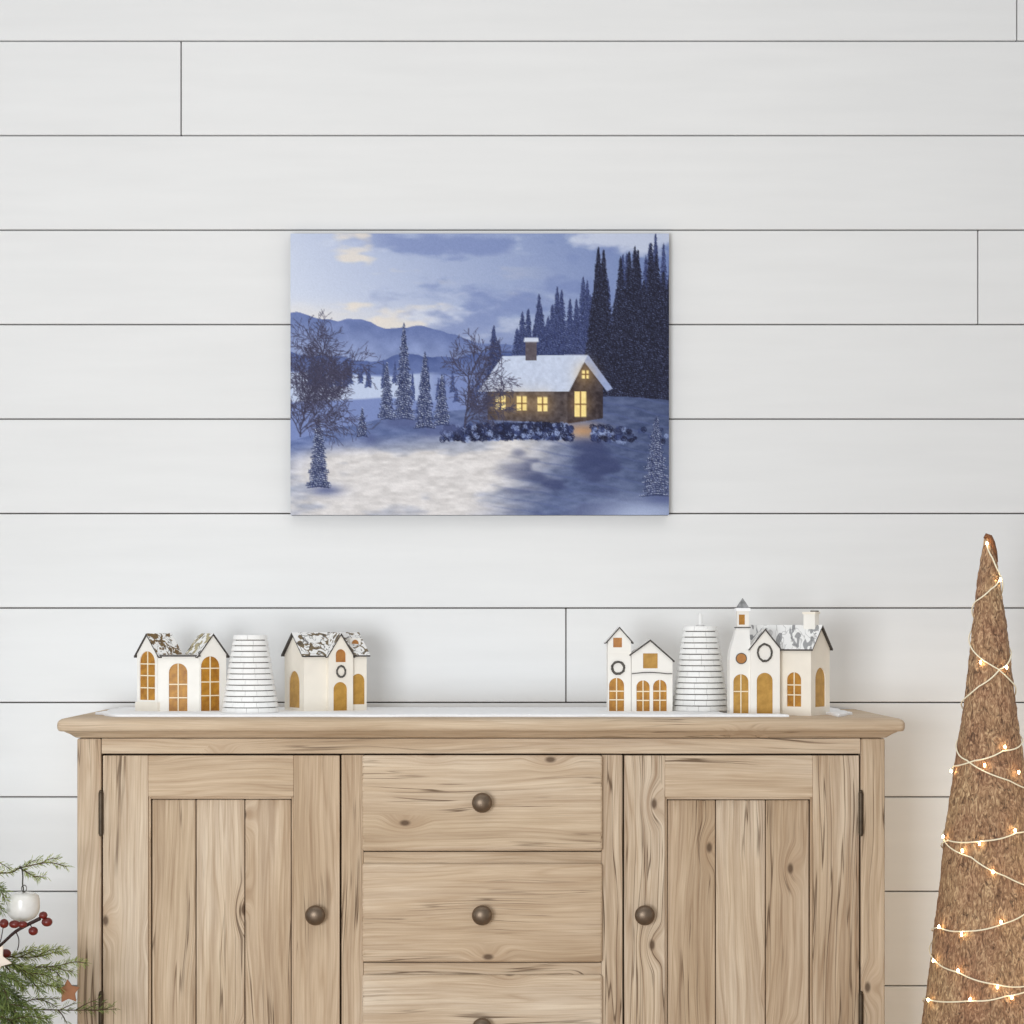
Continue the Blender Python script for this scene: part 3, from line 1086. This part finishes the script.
    # near pines at both sides
    for (cx, by, hh, wd, sn) in ((0.075, 0.90, 0.26, 0.060, 0.55), (0.30, 0.66, 0.34, 0.055, 0.5), (0.255, 0.66, 0.20, 0.045, 0.5), (0.965, 0.93, 0.28, 0.075, 0.55),
                                 (0.355, 0.69, 0.27, 0.05, 0.45), (0.19, 0.72, 0.10, 0.03, 0.5), (0.40, 0.68, 0.18, 0.045, 0.5)):
        put(np.exp(-(((x - cx - 0.02) / (wd * 0.7)) ** 2 + ((y - by - 0.01) / 0.02) ** 2)), K(84, 94, 138), 0.8)
        pine(cx, by, hh, wd, (52, 60, 96), (186, 196, 222), sn)

    # bare twigs at the left edge
    def twig(x0, y0, ang, ln, w_, depth):
        n = int(ln * Ww) + 2
        x1, y1 = x0, y0
        for i in range(n):
            ang += r.normal(0, 0.04)
            x1 += math.cos(ang) / Ww; y1 -= math.sin(ang) / Hh
            a, b = int(x1 * Ww), int(y1 * Hh)
            if 0 <= a < Ww - 2 and 0 <= b < Hh - 2:
                img[b:b + w_, a:a + w_] = K(62, 60, 82) * (0.8 + 0.4 * r.rand())
            if depth > 0 and r.rand() < 0.085:
                twig(x1, y1, ang + r.choice([-1, 1]) * r.uniform(0.4, 0.9), ln * r.uniform(0.4, 0.65), max(1, w_ - 1), depth - 1)
    twig(0.025, 0.72, 1.45, 0.20, 3, 4)
    twig(0.46, 0.69, 1.7, 0.16, 3, 4)
    # weave of the canvas
    img[:] = img + (r.rand(Hh, Ww, 1) - 0.5) * 16
    img[::2] *= 0.975
    return np.clip(img, 0, 255)


GW, GH = 440, 328
pic = paint(GW * 2, GH * 2).reshape(GH, 2, GW, 2, 3).mean((1, 3)) / 255.0
picl = np.where(pic <= 0.04045, pic / 12.92, ((pic + 0.055) / 1.055) ** 2.4)
CY = WALLY - 0.024
a0, a1 = PT(290.5, 233.5, CY), PT(669.0, 515.0, CY)
cw, chh = a1.x - a0.x, a0.z - a1.z
cv = empty('canvas_print', ((a0.x + a1.x) / 2, WALLY, a1.z), 'frameless canvas of a blue snowy winter landscape hanging on the shiplap wall', 'canvas print')
mb = MB()
mb.box(a0.x, a1.x, CY + 0.0004, WALLY - 0.0002, a1.z, a0.z, 0.0012)
M_side = plain('canvas_side_cloth', (88, 92, 108), 0.85, 0, 0.1, 90)
mb.build('canvas_edge', M_side, cv)
xs = np.linspace(a0.x, a1.x, GW); zs = np.linspace(a0.z, a1.z, GH)
o_ = WORG[cv]
vv = [(float(X) - o_.x, CY - o_.y, float(Z) - o_.z) for Z in zs for X in xs]
ff = [(i * GW + j, (i + 1) * GW + j, (i + 1) * GW + j + 1, i * GW + j + 1) for i in range(GH - 1) for j in range(GW - 1)]
me = bpy.data.meshes.new('picture')
me.from_pydata(vv, [], ff)
ca = me.color_attributes.new('paint', 'FLOAT_COLOR', 'POINT')
ca.data.foreach_set('color', np.concatenate([picl.reshape(-1, 3), np.ones((GW * GH, 1))], 1).astype(np.float32).ravel())
mt = NT('printed_canvas')
at = mt.n('ShaderNodeVertexColor', layer_name='paint')
mt.l(at.outputs['Color'], mt.b.inputs['Base Color'])
mt.b.inputs['Roughness'].default_value = 0.7
mt.b.inputs['Specular IOR Level'].default_value = 0.2
me.materials.append(mt.mat)
o = bpy.data.objects.new('picture', me)
place(o, o_, cv)

# ------------------------------------------------------------------ bark cone tree with string lights
CT_Y = -0.08
cs = (CT_Y - CAMY) / FPX
c_top, c_bot = 988.5, 991.0
Lp = [(535, 2.5), (545, 5.0), (560, 9.5), (577, 12.0), (602, 15.0), (641, 19.5), (700, 26.5), (737, 31.0), (765, 35.5), (838, 46.5), (926, 56.5), (997, 65.5), (1024, 68.5), (1150, 82.0), (1180, 85.0)]


def cone_hw(py):
    for (a, b), (c, d) in zip(Lp[:-1], Lp[1:]):
        if py <= c: return b + (d - b) * (py - a) / (c - a)
    return Lp[-1][1]


cone_c = lambda py: c_top + (c_bot - c_top) * min(1, max(0, (py - 535) / 450.0)) - (3.0 * max(0, (556 - py) / 21.0) if py < 556 else 0) * 0.6
z_of = lambda py: ZC - (py - PY0) * cs
PYF = PY0 + ZC / cs                       # picture row of the floor there
TREE = empty('bark_cone_tree', ((990 - PX0) * cs, CT_Y, 0), 'tall brown bark-covered cone tree standing on the floor beside the sideboard', 'cone tree')
mb = MB()
NA, NZ = 150, 420
vs, fs = [], []
for i in range(NZ + 1):
    py = 535 + (PYF - 535) * (i / NZ)
    R = cone_hw(py) * cs
    cx = (cone_c(py) - PX0) * cs
    z = z_of(py)
    for k in range(NA):
        a = 2 * PI * k / NA
        q = Vector((math.cos(a) * R * 90, math.sin(a) * R * 90, z * 50))
        d = mnoise.noise(q) * 0.5 + mnoise.noise(q * 2.3) * 0.4
        big = mnoise.noise(Vector((math.cos(a) * 1.5, math.sin(a) * 1.5, z * 9)))
        rr_ = R - 0.0025 * min(1, R / 0.02) + d * 0.0030 * min(1, R / 0.02) + big * 0.0030 * min(1, R / 0.04)
        vs.append((cx + rr_ * math.cos(a), CT_Y + rr_ * math.sin(a), z))
for i in range(NZ):
    for k in range(NA):
        k2 = (k + 1) % NA
        fs.append((i * NA + k, (i + 1) * NA + k, (i + 1) * NA + k2, i * NA + k2))
fs.append(tuple(range(NA)))
fs.append(tuple(NZ * NA + k for k in range(NA - 1, -1, -1)))
mb.add(vs, fs)
bk = NT('matted_bark')
co = bk.n('ShaderNodeTexCoord').outputs['Object']
fib = bk.noise(bk.mapping(co, (1.0, 1.0, 0.38)), 120.0, 4.0, 0.6, 2.2)
pit = bk.noise(bk.mapping(co, (1.0, 1.0, 0.55)), 95.0, 3.0, 0.6, 1.4)
brd = bk.noise(bk.mapping(co, (1.0, 1.0, 0.8)), 14.0, 3.0)
c1 = bk.ramp(fib, [(0.3, lin(106, 80, 60)), (0.5, lin(172, 140, 110)), (0.7, lin(236, 210, 174))])
c2 = bk.ramp(brd, [(0.35, lin(226, 202, 190)), (0.65, lin(255, 248, 232))])
c1 = bk.mix(0.9, c1, c2, 'MULTIPLY')
c1 = bk.mix(bk.math('MULTIPLY', bk.ramp(pit, [(0.33, 1.0), (0.43, 0.0)]), 0.75), c1, lin(66, 44, 32))
bk.l(c1, bk.b.inputs['Base Color'])
bk.b.inputs['Roughness'].default_value = 0.8
bk.bump(bk.math('ADD', fib, pit), 0.8, 0.004)
mb.build('bark', bk.mat, TREE, smooth=180)
# curled strip at the very top
mb = MB()
cp = [PT(x, y, CT_Y - 0.004) for x, y in ((996.5, 562), (995.0, 552), (992.5, 543), (989.5, 537), (986.5, 535.5), (984.5, 538.5))]
mb.tube(cp, [0.0030, 0.0042, 0.0050, 0.0055, 0.0045, 0.0025], 10)
mb.build('bark_curl', plain('dark_bark', (120, 76, 44), 0.8, 0, 0.25, 120, 0.5), TREE, smooth=180)


def on_cone(py, th, lift=0.0010):
    R = cone_hw(py) * cs + lift
    return Vector(((cone_c(py) - PX0) * cs + R * math.sin(th), CT_Y - R * math.cos(th), z_of(py)))


def th_of(px, py):
    return math.asin(max(-1, min(1, (px - cone_c(py)) / (cone_hw(py) + 0.5))))


def strand(keys):
    """keys: (px, py) points on the front, 'b-' / 'b+' = go round the back leftwards / rightwards"""
    th, path, turn, prev = [], [], 0.0, None
    for k in keys:
        if k == 'L': turn -= 2 * PI; continue
        if k == 'R': turn += 2 * PI; continue
        path.append((k[1], th_of(*k) + turn))
    out = []
    for (y0, t0), (y1, t1) in zip(path[:-1], path[1:]):
        n = max(4, int(abs(t1 - t0) / 0.10) + int(abs(y1 - y0) / 5))
        for i in range(n):
            f = i / n
            sag = math.sin(PI * f) * 1.5
            out.append(on_cone(y0 + (y1 - y0) * f + sag, t0 + (t1 - t0) * f))
    out.append(on_cone(*path[-1]))
    return out


SL = empty('string_lights', ((990 - PX0) * cs, CT_Y, z_of(PYF - 3)), 'thin pale wire of warm glowing lights wound around the bark cone tree', 'string lights')
mb = MB()
sA = strand([(985, 541), (990, 558), (998, 575), 'R', (967, 641), (993, 669), (1014, 688), 'R', (954, 748), (962, 759), (1000, 778), (1024, 788), 'R',
             (943, 838), (962, 853), (992, 870), (1026, 884), (1036, 889), 'R', (931, 957), (948, 965), (981, 974), (1012, 976), (1047, 981), 'R', (921, 1036), (1000, 1062), (1062, 1080), 'R', (914, 1120), (1000, 1138)])
sB = strand([(998, 577), (988, 589), (974, 602), 'L', (1008, 656), (994, 669), (974, 686), (960, 701), 'L', (1018, 742), (995, 749), (968, 759), (953, 766), 'L',
             (1031, 822), (1005, 829), (970, 837), (945, 839), 'L', (1042, 886), (1021, 901), (990, 916), (955, 925), (936, 925), 'L',
             (1054, 965), (1024, 976), (990, 985), (958, 991), (924, 998), 'L', (1064, 1060), (1000, 1075), (917, 1098)])
mb.tube(sA, 0.0014, 6)
mb.tube(sB, 0.0014, 6)
M_wire = plain('pale_gold_wire', (255, 243, 214), 0.4, 0.0, 0.03)
mb.build('wire', M_wire, SL, smooth=180)
lm = NT('warm_bulb')
lm.b.inputs['Base Color'].default_value = lin(255, 226, 170)
lm.b.inputs['Emission Color'].default_value = (1.0, 0.72, 0.38, 1)
lm.b.inputs['Emission Strength'].default_value = 26.0
spots = [(986, 544), (996, 580), (977, 662), (1000, 667), (996, 745), (977, 763), (1009, 770), (953, 771), (1003, 826), (970, 839), (944, 836), (956, 847), (981, 866), (1018, 880),
         (987, 914), (1019, 904), (953, 928), (937, 924), (932, 958), (949, 963), (982, 976), (1016, 973), (958, 989), (995, 986), (927, 997), (1012, 1055), (950, 1048), (985, 1078), (940, 1092), (1030, 1070)]
b0 = None
for px, py in spots:
    p = on_cone(py, th_of(px, py), 0.0055)
    if b0 is None:
        m = MB()
        m.ball(p, 0.0024, 12, 8, squash=(0.85, 0.85, 1.4))
        b0 = m.build('bulb', lm.mat, SL, org=p, smooth=180)
    else:
        b = b0.copy()
        C.objects.link(b)
        b.location = p - WORG[SL]

# ------------------------------------------------------------------ fir tree at the left
TX, TY = -1.20, -0.13
FT = empty('fir_tree', (TX, TY, 0), 'green fir tree reaching in from the left in front of the sideboard', 'christmas tree')
nm = NT('fir_needles')
at = nm.n('ShaderNodeAttribute', attribute_name='board').outputs['Fac']
nm.l(nm.ramp(at, [(0.0, lin(58, 72, 38)), (0.45, lin(112, 128, 62)), (0.8, lin(162, 170, 94)), (1.0, lin(196, 194, 130))]), nm.b.inputs['Base Color'])
nm.b.inputs['Roughness'].default_value = 0.55
M_needle = nm.mat
M_twig = plain('fir_bark', (84, 66, 46), 0.85, 0, 0.2, 90)
mb = MB()
mb.tube([(TX, TY, 0.0), (TX, TY, 0.4), (TX + 0.004, TY, 0.8), (TX, TY, 1.2)], [0.028, 0.022, 0.014, 0.004], 12)
mb.lathe([(0.15, 0.0), (0.15, 0.012), (0.05, 0.03), (0.032, 0.10)], (TX, TY, 0), 'Z', 32)
mb.build('trunk', M_twig, FT, smooth=60)


def needles(mn, pts, ln, dens, shade, flat=0.6):
    """needles along a twig, pointing forward"""
    for p, q in zip(pts[:-1], pts[1:]):
        p, q = Vector(p), Vector(q)
        d = (q - p)
        L = d.length
        if L < 1e-6: continue
        d.normalize()
        s = d.cross(Vector((0, 0, 1)))
        s = s.normalized() if s.length > 1e-3 else Vector((1, 0, 0))
        u = s.cross(d)
        for _ in range(max(1, int(L * dens))):
            o = p + (q - p) * rnd.random()
            a = rnd.uniform(0, 2 * PI)
            side = s * math.cos(a) + u * math.sin(a)
            dr = (d * rnd.uniform(0.5, 1.15) + side * rnd.uniform(0.55, 1.0)).normalized()
            l = ln * rnd.uniform(0.6, 1.15)
            w1 = dr.cross(Vector((rnd.uniform(-1, 1), rnd.uniform(-1, 1), rnd.uniform(-1, 1)))).normalized() * 0.00075
            w2 = dr.cross(w1).normalized() * 0.00075
            sh = max(0, min(1, shade + rnd.uniform(-0.22, 0.25)))
            mid = o + dr * l * 0.55
            tip = o + dr * l + Vector((0, 0, -0.1 * l))
            mn.add([mid + w1, mid - w1 * 0.5 + w2 * 0.87, mid - w1 * 0.5 - w2 * 0.87, o, tip],
                   [(0, 1, 4), (1, 2, 4), (2, 0, 4), (1, 0, 3), (2, 1, 3), (0, 2, 3)], 0, sh)


def smooth_path(pts, n=6):
    pts = [Vector(p) for p in pts]
    out = []
    for i in range(len(pts) - 1):
        p0, p1, p2, p3 = pts[max(i - 1, 0)], pts[i], pts[i + 1], pts[min(i + 2, len(pts) - 1)]
        for k in range(n):
            t = k / n
            out.append(0.5 * ((2 * p1) + (p2 - p0) * t + (2 * p0 - 5 * p1 + 4 * p2 - p3) * t * t + (3 * p1 - p0 - 3 * p2 + p3) * t ** 3))
    out.append(pts[-1])
    return out


def branch(paths, ln=0.017, dens=1500, shade=0.5, r=0.0022, label=None, ndl_from=0):
    """paths: first is the main stem, the others side twigs"""
    ms, mn = MB(), MB()
    for i, pth in enumerate(paths):
        sp_ = smooth_path(pth)
        r0 = r if i == 0 else r * 0.6
        ms.tube(sp_, [r0 * (1 - 0.7 * k / (len(sp_) - 1)) for k in range(len(sp_))], 6)
        k0 = int(len(sp_) * ndl_from) if i == 0 else 0
        needles(mn, sp_[k0:], ln, dens, shade)
    b = ms.build('branch', M_twig, FT, org=paths[0][0], smooth=180)
    mn.build('needles', M_needle, b, org=paths[0][0])
    return b


def trunk_at(z):
    return Vector((TX, TY, z))


def pp(lst, Y0, Y1):
    n = len(lst)
    return [PT(x, y, Y0 + (Y1 - Y0) * i / max(1, n - 1)) for i, (x, y) in enumerate(lst)]


def reach(path, dz=0.03):
    """start a branch on the trunk"""
    f = path[0]
    return [trunk_at(f.z + dz), (trunk_at(f.z + dz) + f) / 2 + Vector((0, 0, 0.0))] + path


# branches the picture shows
ha = pp([(0, 873), (20, 868), (44, 863), (58, 864), (67, 867)], -0.14, -0.17)
branch([reach(ha), pp([(20, 868), (30, 874), (38, 879)], -.15, -.17), pp([(24, 867), (31, 862), (40, 859)], -.15, -.13), pp([(-14, 856), (0, 863), (12, 870)], -.14, -.15),
        pp([(40, 864), (50, 859), (60, 858)], -.16, -.15), pp([(20, 868), (34, 876), (46, 876)], -.15, -.18)], 0.015, 900, 0.66)
hb = pp([(-30, 876), (-10, 882), (0, 890), (5, 900)], -0.16, -0.2)
branch([reach(hb), pp([(-14, 892), (-4, 902), (3, 912)], -.2, -.2), pp([(-12, 884), (0, 886), (7, 893)], -.17, -.19)], 0.016, 1300, 0.45)
hc = pp([(-10, 958), (10, 957), (36, 957), (52, 953), (66, 950)], -0.12, -0.16)
branch([reach(hc), pp([(20, 957), (34, 951), (46, 949)], -.14, -.14), pp([(34, 957), (48, 951), (60, 948)], -.14, -.16), pp([(10, 957), (24, 952), (34, 948)], -.14, -.13)], 0.016, 1500, 0.66)
hd = pp([(-10, 964), (14, 965), (36, 967), (56, 966), (74, 962), (86, 963)], -0.16, -0.22)
branch([reach(hd), pp([(30, 967), (42, 972), (52, 974)], -.18, -.19), pp([(44, 967), (56, 972), (62, 980)], -.19, -.20), pp([(52, 966), (64, 970), (74, 972)], -.2, -.22), pp([(14, 965), (26, 972), (36, 974)], -.17, -.18)], 0.017, 1300, 0.6)
he = pp([(-14, 958), (8, 963), (28, 973), (44, 983), (60, 988)], -0.2, -0.25)
branch([reach(he), pp([(8, 963), (20, 966), (34, 972)], -.22, -.22), pp([(20, 969), (34, 984), (40, 992)], -.22, -.24), pp([(28, 973), (44, 975), (58, 982)], -.22, -.26), pp([(2, 962), (14, 976), (24, 990)], -.22, -.25)], 0.019, 1700, 0.5)
hf = pp([(-10, 1006), (18, 1009), (60, 1010), (90, 1010), (116, 1009)], -0.14, -0.13)
branch([reach(hf), pp([(60, 1010), (68, 1006), (76, 1002)], -.14, -.14), pp([(58, 1010), (63, 1016), (68, 1026)], -.14, -.15), pp([(84, 1010), (96, 1005), (108, 1002)], -.13, -.12), pp([(88, 1010), (100, 1010), (114, 1006)], -.13, -.14),
        pp([(76, 1010), (86, 1004), (98, 999)], -.13, -.12)], 0.016, 420, 0.42, ndl_from=0.0)
hg = pp([(-4, 1010), (20, 1004), (36, 999), (60, 998)], -0.18, -0.2)
branch([reach(hg), pp([(36, 999), (48, 1002), (58, 1008)], -.19, -.2), pp([(24, 1003), (36, 1012), (44, 1024)], -.19, -.22)], 0.016, 700, 0.45)
for i, (path, sh) in enumerate((([(-20, 968), (-4, 976), (10, 990), (22, 1004)], 0.25), ([(-24, 980), (-6, 990), (8, 1004), (16, 1020)], 0.22), ([(-20, 996), (0, 1004), (22, 1016), (38, 1030)], 0.32),
                                ([(-10, 1014), (10, 1020), (34, 1024), (54, 1034)], 0.42), ([(-30, 960), (-12, 972), (2, 986), (8, 1000)], 0.3), ([(-10, 1024), (16, 1032), (44, 1036), (70, 1046)], 0.4))):
    q = pp(path, -0.2 - 0.02 * i, -0.24 - 0.02 * i)
    branch([reach(q)] + [[q[1], q[1].lerp(q[2], .6) + Vector((.012, -.01, .012)), q[2] + Vector((.03, -.012, .010))],
                         [q[1], q[1].lerp(q[2], .6) + Vector((-.010, -.01, -.012)), q[2] + Vector((-.006, -.012, -.03))]], 0.020, 2100, sh)
# the rest of the crown
for k in range(11):
    z = 0.14 + 0.095 * k
    ln0 = 0.03 + 0.31 * (1.22 - z) / 1.1
    nbr = 9
    for j in range(nbr):
        a = 2 * PI * (j + 0.5 * (k % 2)) / nbr + rnd.uniform(-.2, .2)
        L = ln0 * rnd.uniform(0.85, 1.0)
        d = Vector((math.cos(a), math.sin(a), 0))
        s = Vector((-math.sin(a), math.cos(a), 0))
        p = [trunk_at(z), trunk_at(z) + d * L * 0.4 + Vector((0, 0, 0.015)), trunk_at(z) + d * L * 0.75 + Vector((0, 0, 0.012)), trunk_at(z) + d * L - Vector((0, 0, 0.004))]
        ps = [p]
        for f, g in ((0.35, 1), (0.35, -1), (0.6, 1), (0.6, -1)):
            o = trunk_at(z) + d * L * f + Vector((0, 0, 0.013))
            e = o + (d * 0.75 + s * g * 0.6) * L * 0.38
            ps.append([o, (o + e) / 2 + Vector((0, 0, .003)), e - Vector((0, 0, .004))])
        branch(ps, 0.021, 640, rnd.uniform(0.3, 0.55), 0.003)
mb = MB()
m = MB(); ms = MB()
tp = [trunk_at(1.12), trunk_at(1.2), trunk_at(1.25)]
branch([tp], 0.02, 1500, 0.5)

# ------------------------------------------------------------------ things hanging on the fir
bc = PT(23, 906.5, -0.16)
sb = 3.84 / FPX
BA = empty('bauble', (bc.x, bc.y, bc.z - 17 * sb), 'pearly white round bauble hanging from a fir branch', 'bauble')
mb = MB()
R = 16.6 * sb
prof = []
for i in range(33):
    a = -PI / 2 + PI * i / 32
    e = 0.93 if a < 0 else 0.48                 # rounder below, flat shouldered above
    c_, s_ = max(0.0, math.cos(a)), math.sin(a)
    prof.append((max(0.0004, R * c_ ** e), R * (0.92 if a < 0 else 0.86) * math.copysign(abs(s_) ** e, s_)))
mb.lathe(prof, bc, 'Z', 40)
pm = NT('pearl_glass')
pm.b.inputs['Base Color'].default_value = lin(232, 230, 224)
_c = pm.n('ShaderNodeTexCoord').outputs['Object']
pm.l(pm.ramp(pm.noise(_c, 30.0, 3.0), [(0.3, lin(222, 219, 211)), (0.7, lin(240, 239, 236))]), pm.b.inputs['Base Color'])
pm.b.inputs['Roughness'].default_value = 0.22
pm.b.inputs['Coat Weight'].default_value = 0.4
mb.build('glass_ball', pm.mat, BA, smooth=60)
M_hook = plain('dark_hook_wire', (62, 58, 48), 0.5, 0.5, 0.1)
mb = MB()
mb.tube(smooth_path([bc + Vector((0, 0, R * 0.87)), PT(23.4, 889, -.16), PT(22.6, 884, -.16), PT(22.8, 876, -.16), PT(22.0, 870, -.161), PT(20.6, 866.6, -.158), PT(19.2, 868.5, -.150)]), 0.0013, 8)
mb.torus(PT(24, 888.5, -.16), 2.6 * sb, 0.0007, Vector((1, 0, 0)), Vector((0, 0, 1)), 20, 6, 1.3)
mb.build('hook', M_hook, BA, smooth=180)

BP = empty('berry_sprig', PT(-6, 952, -.19), 'dark twig with red berries tucked in the fir beside the bauble', 'berry sprig')
M_stem = plain('dark_berry_stem', (58, 36, 32), 0.7, 0, 0.2, 100)
mb = MB()
st = smooth_path(pp([(-26, 968), (-6, 951), (4, 942), (15, 932), (27, 925), (40, 918.5)], -.17, -.215))
mb.tube(st, [0.0022 + 0.0012 * (k / (len(st) - 1)) for k in range(len(st))], 8)
mb.tube(smooth_path(pp([(16, 932), (18.5, 938), (18.8, 944), (17.4, 950)], -.20, -.21)), 0.0010, 6)
mb.tube(pp([(30, 924), (32, 928), (33, 931)], -.21, -.21), 0.0009, 6)
mb.tube(smooth_path(pp([(-2, 948), (1, 939), (2.5, 931), (4, 924)], -.19, -.2)), 0.0009, 6)
mb.tube(pp([(22, 928), (18, 925)], -.208, -.21), 0.0009, 6)
mb.tube(pp([(-2, 948), (5, 953)], -.20, -.2), 0.0009, 6)
mb.build('stem', M_stem, BP, smooth=180)
M_berry = plain('red_berry', (112, 34, 26), 0.35, 0, 0.25, 60)
for px, py, r_, sq in ((43.2, 915.2, 4.3, (1, 1, .85)), (47, 922.0, 5.0, (1.1, 1, .9)), (33.2, 931, 4.8, (1, 1, .9)), (4, 923.5, 4.6, (1, 1, 1)), (14.5, 924.2, 4.4, (1.25, 1, .9)), (22.5, 924.4, 4.0, (1.25, 1, .85)), (5.5, 953.5, 5.2, (1.05, 1, .85)), (-12, 946, 4.8, (1, 1, 1))):
    m = MB()
    p = PT(px, py, -.215)
    m.ball(p, r_ * sb, 16, 12, squash=sq)
    m.ball(p + Vector((r_ * sb * sq[0] * .8, -r_ * sb * .5, -r_ * sb * .2)), r_ * sb * .16, 8, 6)
    m.build('berry', M_berry, BP, smooth=180)


def star(name, px, py, R, Y, mat, label, rot=0.0, inner=0.5, th=0.004):
    c = PT(px, py, Y)
    R *= (Y - CAMY) / FPX
    pts = []
    for i in range(10):
        a = PI / 2 + rot + 2 * PI * i / 10
        q = R if i % 2 == 0 else R * inner
        pts.append(c + Vector((q * math.cos(a), 0, q * math.sin(a))))
    bm = bmesh.new()
    v = [bm.verts.new(p) for p in pts]
    f_ = bm.faces.new(v)
    e = bmesh.ops.extrude_face_region(bm, geom=[f_])
    for g in e['geom']:
        if isinstance(g, bmesh.types.BMVert): g.co.y -= th
    bmesh.ops.bevel(bm, geom=list(bm.edges), offset=0.0006, segments=2, affect='EDGES')
    bmesh.ops.recalc_face_normals(bm, faces=bm.faces)
    m = MB(); m.bm(bm)
    root = empty(name, c - Vector((0, 0, R)), label, 'star ornament')
    m.build('star_body', mat, root, smooth=40)
    m = MB()
    m.tube(smooth_path([c + Vector((0, -th / 2, R * 0.98)), c + Vector((0.001, -th / 2, R * 1.15)), c + Vector((-0.001, -th / 2, R * 1.5))]), 0.0006, 6)
    m.build('loop', M_hook, root)
    return root


star('star_ornament', 68.5, 991.5, 12.5, -0.235, plain('rust_card', (150, 98, 62), 0.7, 0, 0.1, 60, 0.1), 'rust brown star hanging on the fir in front of the sideboard edge', 0.06, 0.56)
star('star_ornament', -4.5, 960, 17.0, -0.27, plain('cream_wood', (236, 220, 204), 0.7, 0, 0.03), 'cream star half cut off by the left edge of the photo', -1.75, 0.5)

# ------------------------------------------------------------------ light
wd = bpy.data.worlds.new('World')
bpy.context.scene.world = wd
wd.use_nodes = True
bg = wd.node_tree.nodes['Background']
bg.inputs[0].default_value = (0.985, 0.99, 1.0, 1)
bg.inputs[1].default_value = 0.555


def area(name, loc, target, size, power, col):
    l = bpy.data.lights.new(name, 'AREA')
    l.shape = 'RECTANGLE'
    l.size, l.size_y = size
    l.energy = power
    l.color = col
    o = bpy.data.objects.new(name, l)
    C.objects.link(o)
    o.location = loc
    o.rotation_euler = (Vector(target) - Vector(loc)).to_track_quat('-Z', 'Y').to_euler()
    return o


area('window_daylight', (-1.35, -4.5, 0.75), (-0.5, 0.4, 0.35), (1.5, 1.3), 118, (0.91, 0.955, 1.0))


def spot(name, loc, target, power, col, ang, rad):
    l = bpy.data.lights.new(name, 'SPOT')
    l.energy, l.color = power, col
    l.spot_size, l.spot_blend, l.shadow_soft_size = math.radians(ang), 1.0, rad
    o = bpy.data.objects.new(name, l)
    C.objects.link(o)
    o.location = loc
    o.rotation_euler = (Vector(target) - Vector(loc)).to_track_quat('-Z', 'Y').to_euler()


area('added_overhead_fill', (0.0, -1.0, 2.75), (0.0, -0.6, 0.0), (2.2, 0.9), 7, (1.0, 0.985, 0.96))  # added overhead fill, brightens the snow blanket and other upward faces
spot('added_warm_fill', (1.95, -0.35, 0.62), (0.85, 0.43, 0.30), 27, (1.0, 0.83, 0.58), 75, 0.12)  # added warm spot, lifts the wall between sideboard and cone tree
spot('added_cool_fill', (-2.0, -0.45, 0.62), (-0.82, 0.43, 0.42), 22, (0.82, 0.91, 1.0), 70, 0.15)  # added cool spot, lifts the low wall behind the fir

cam = bpy.data.cameras.new('Camera')
cam.sensor_width = 36.0
cam.sensor_fit = 'HORIZONTAL'
cam.lens = FPX / 1024.0 * 36.0
cam.shift_x = (512 - PX0) / 1024.0
cam.shift_y = (PY0 - 512) / 1024.0
co_ = bpy.data.objects.new('Camera', cam)
C.objects.link(co_)
co_.location = (0, CAMY, ZC)
co_.rotation_euler = (PI / 2, 0, 0)
sc = bpy.context.scene
sc.camera = co_
sc.view_settings.view_transform = 'Standard'
sc.view_settings.look = 'None'
sc.view_settings.exposure = 0.0
sc.view_settings.gamma = 1.0
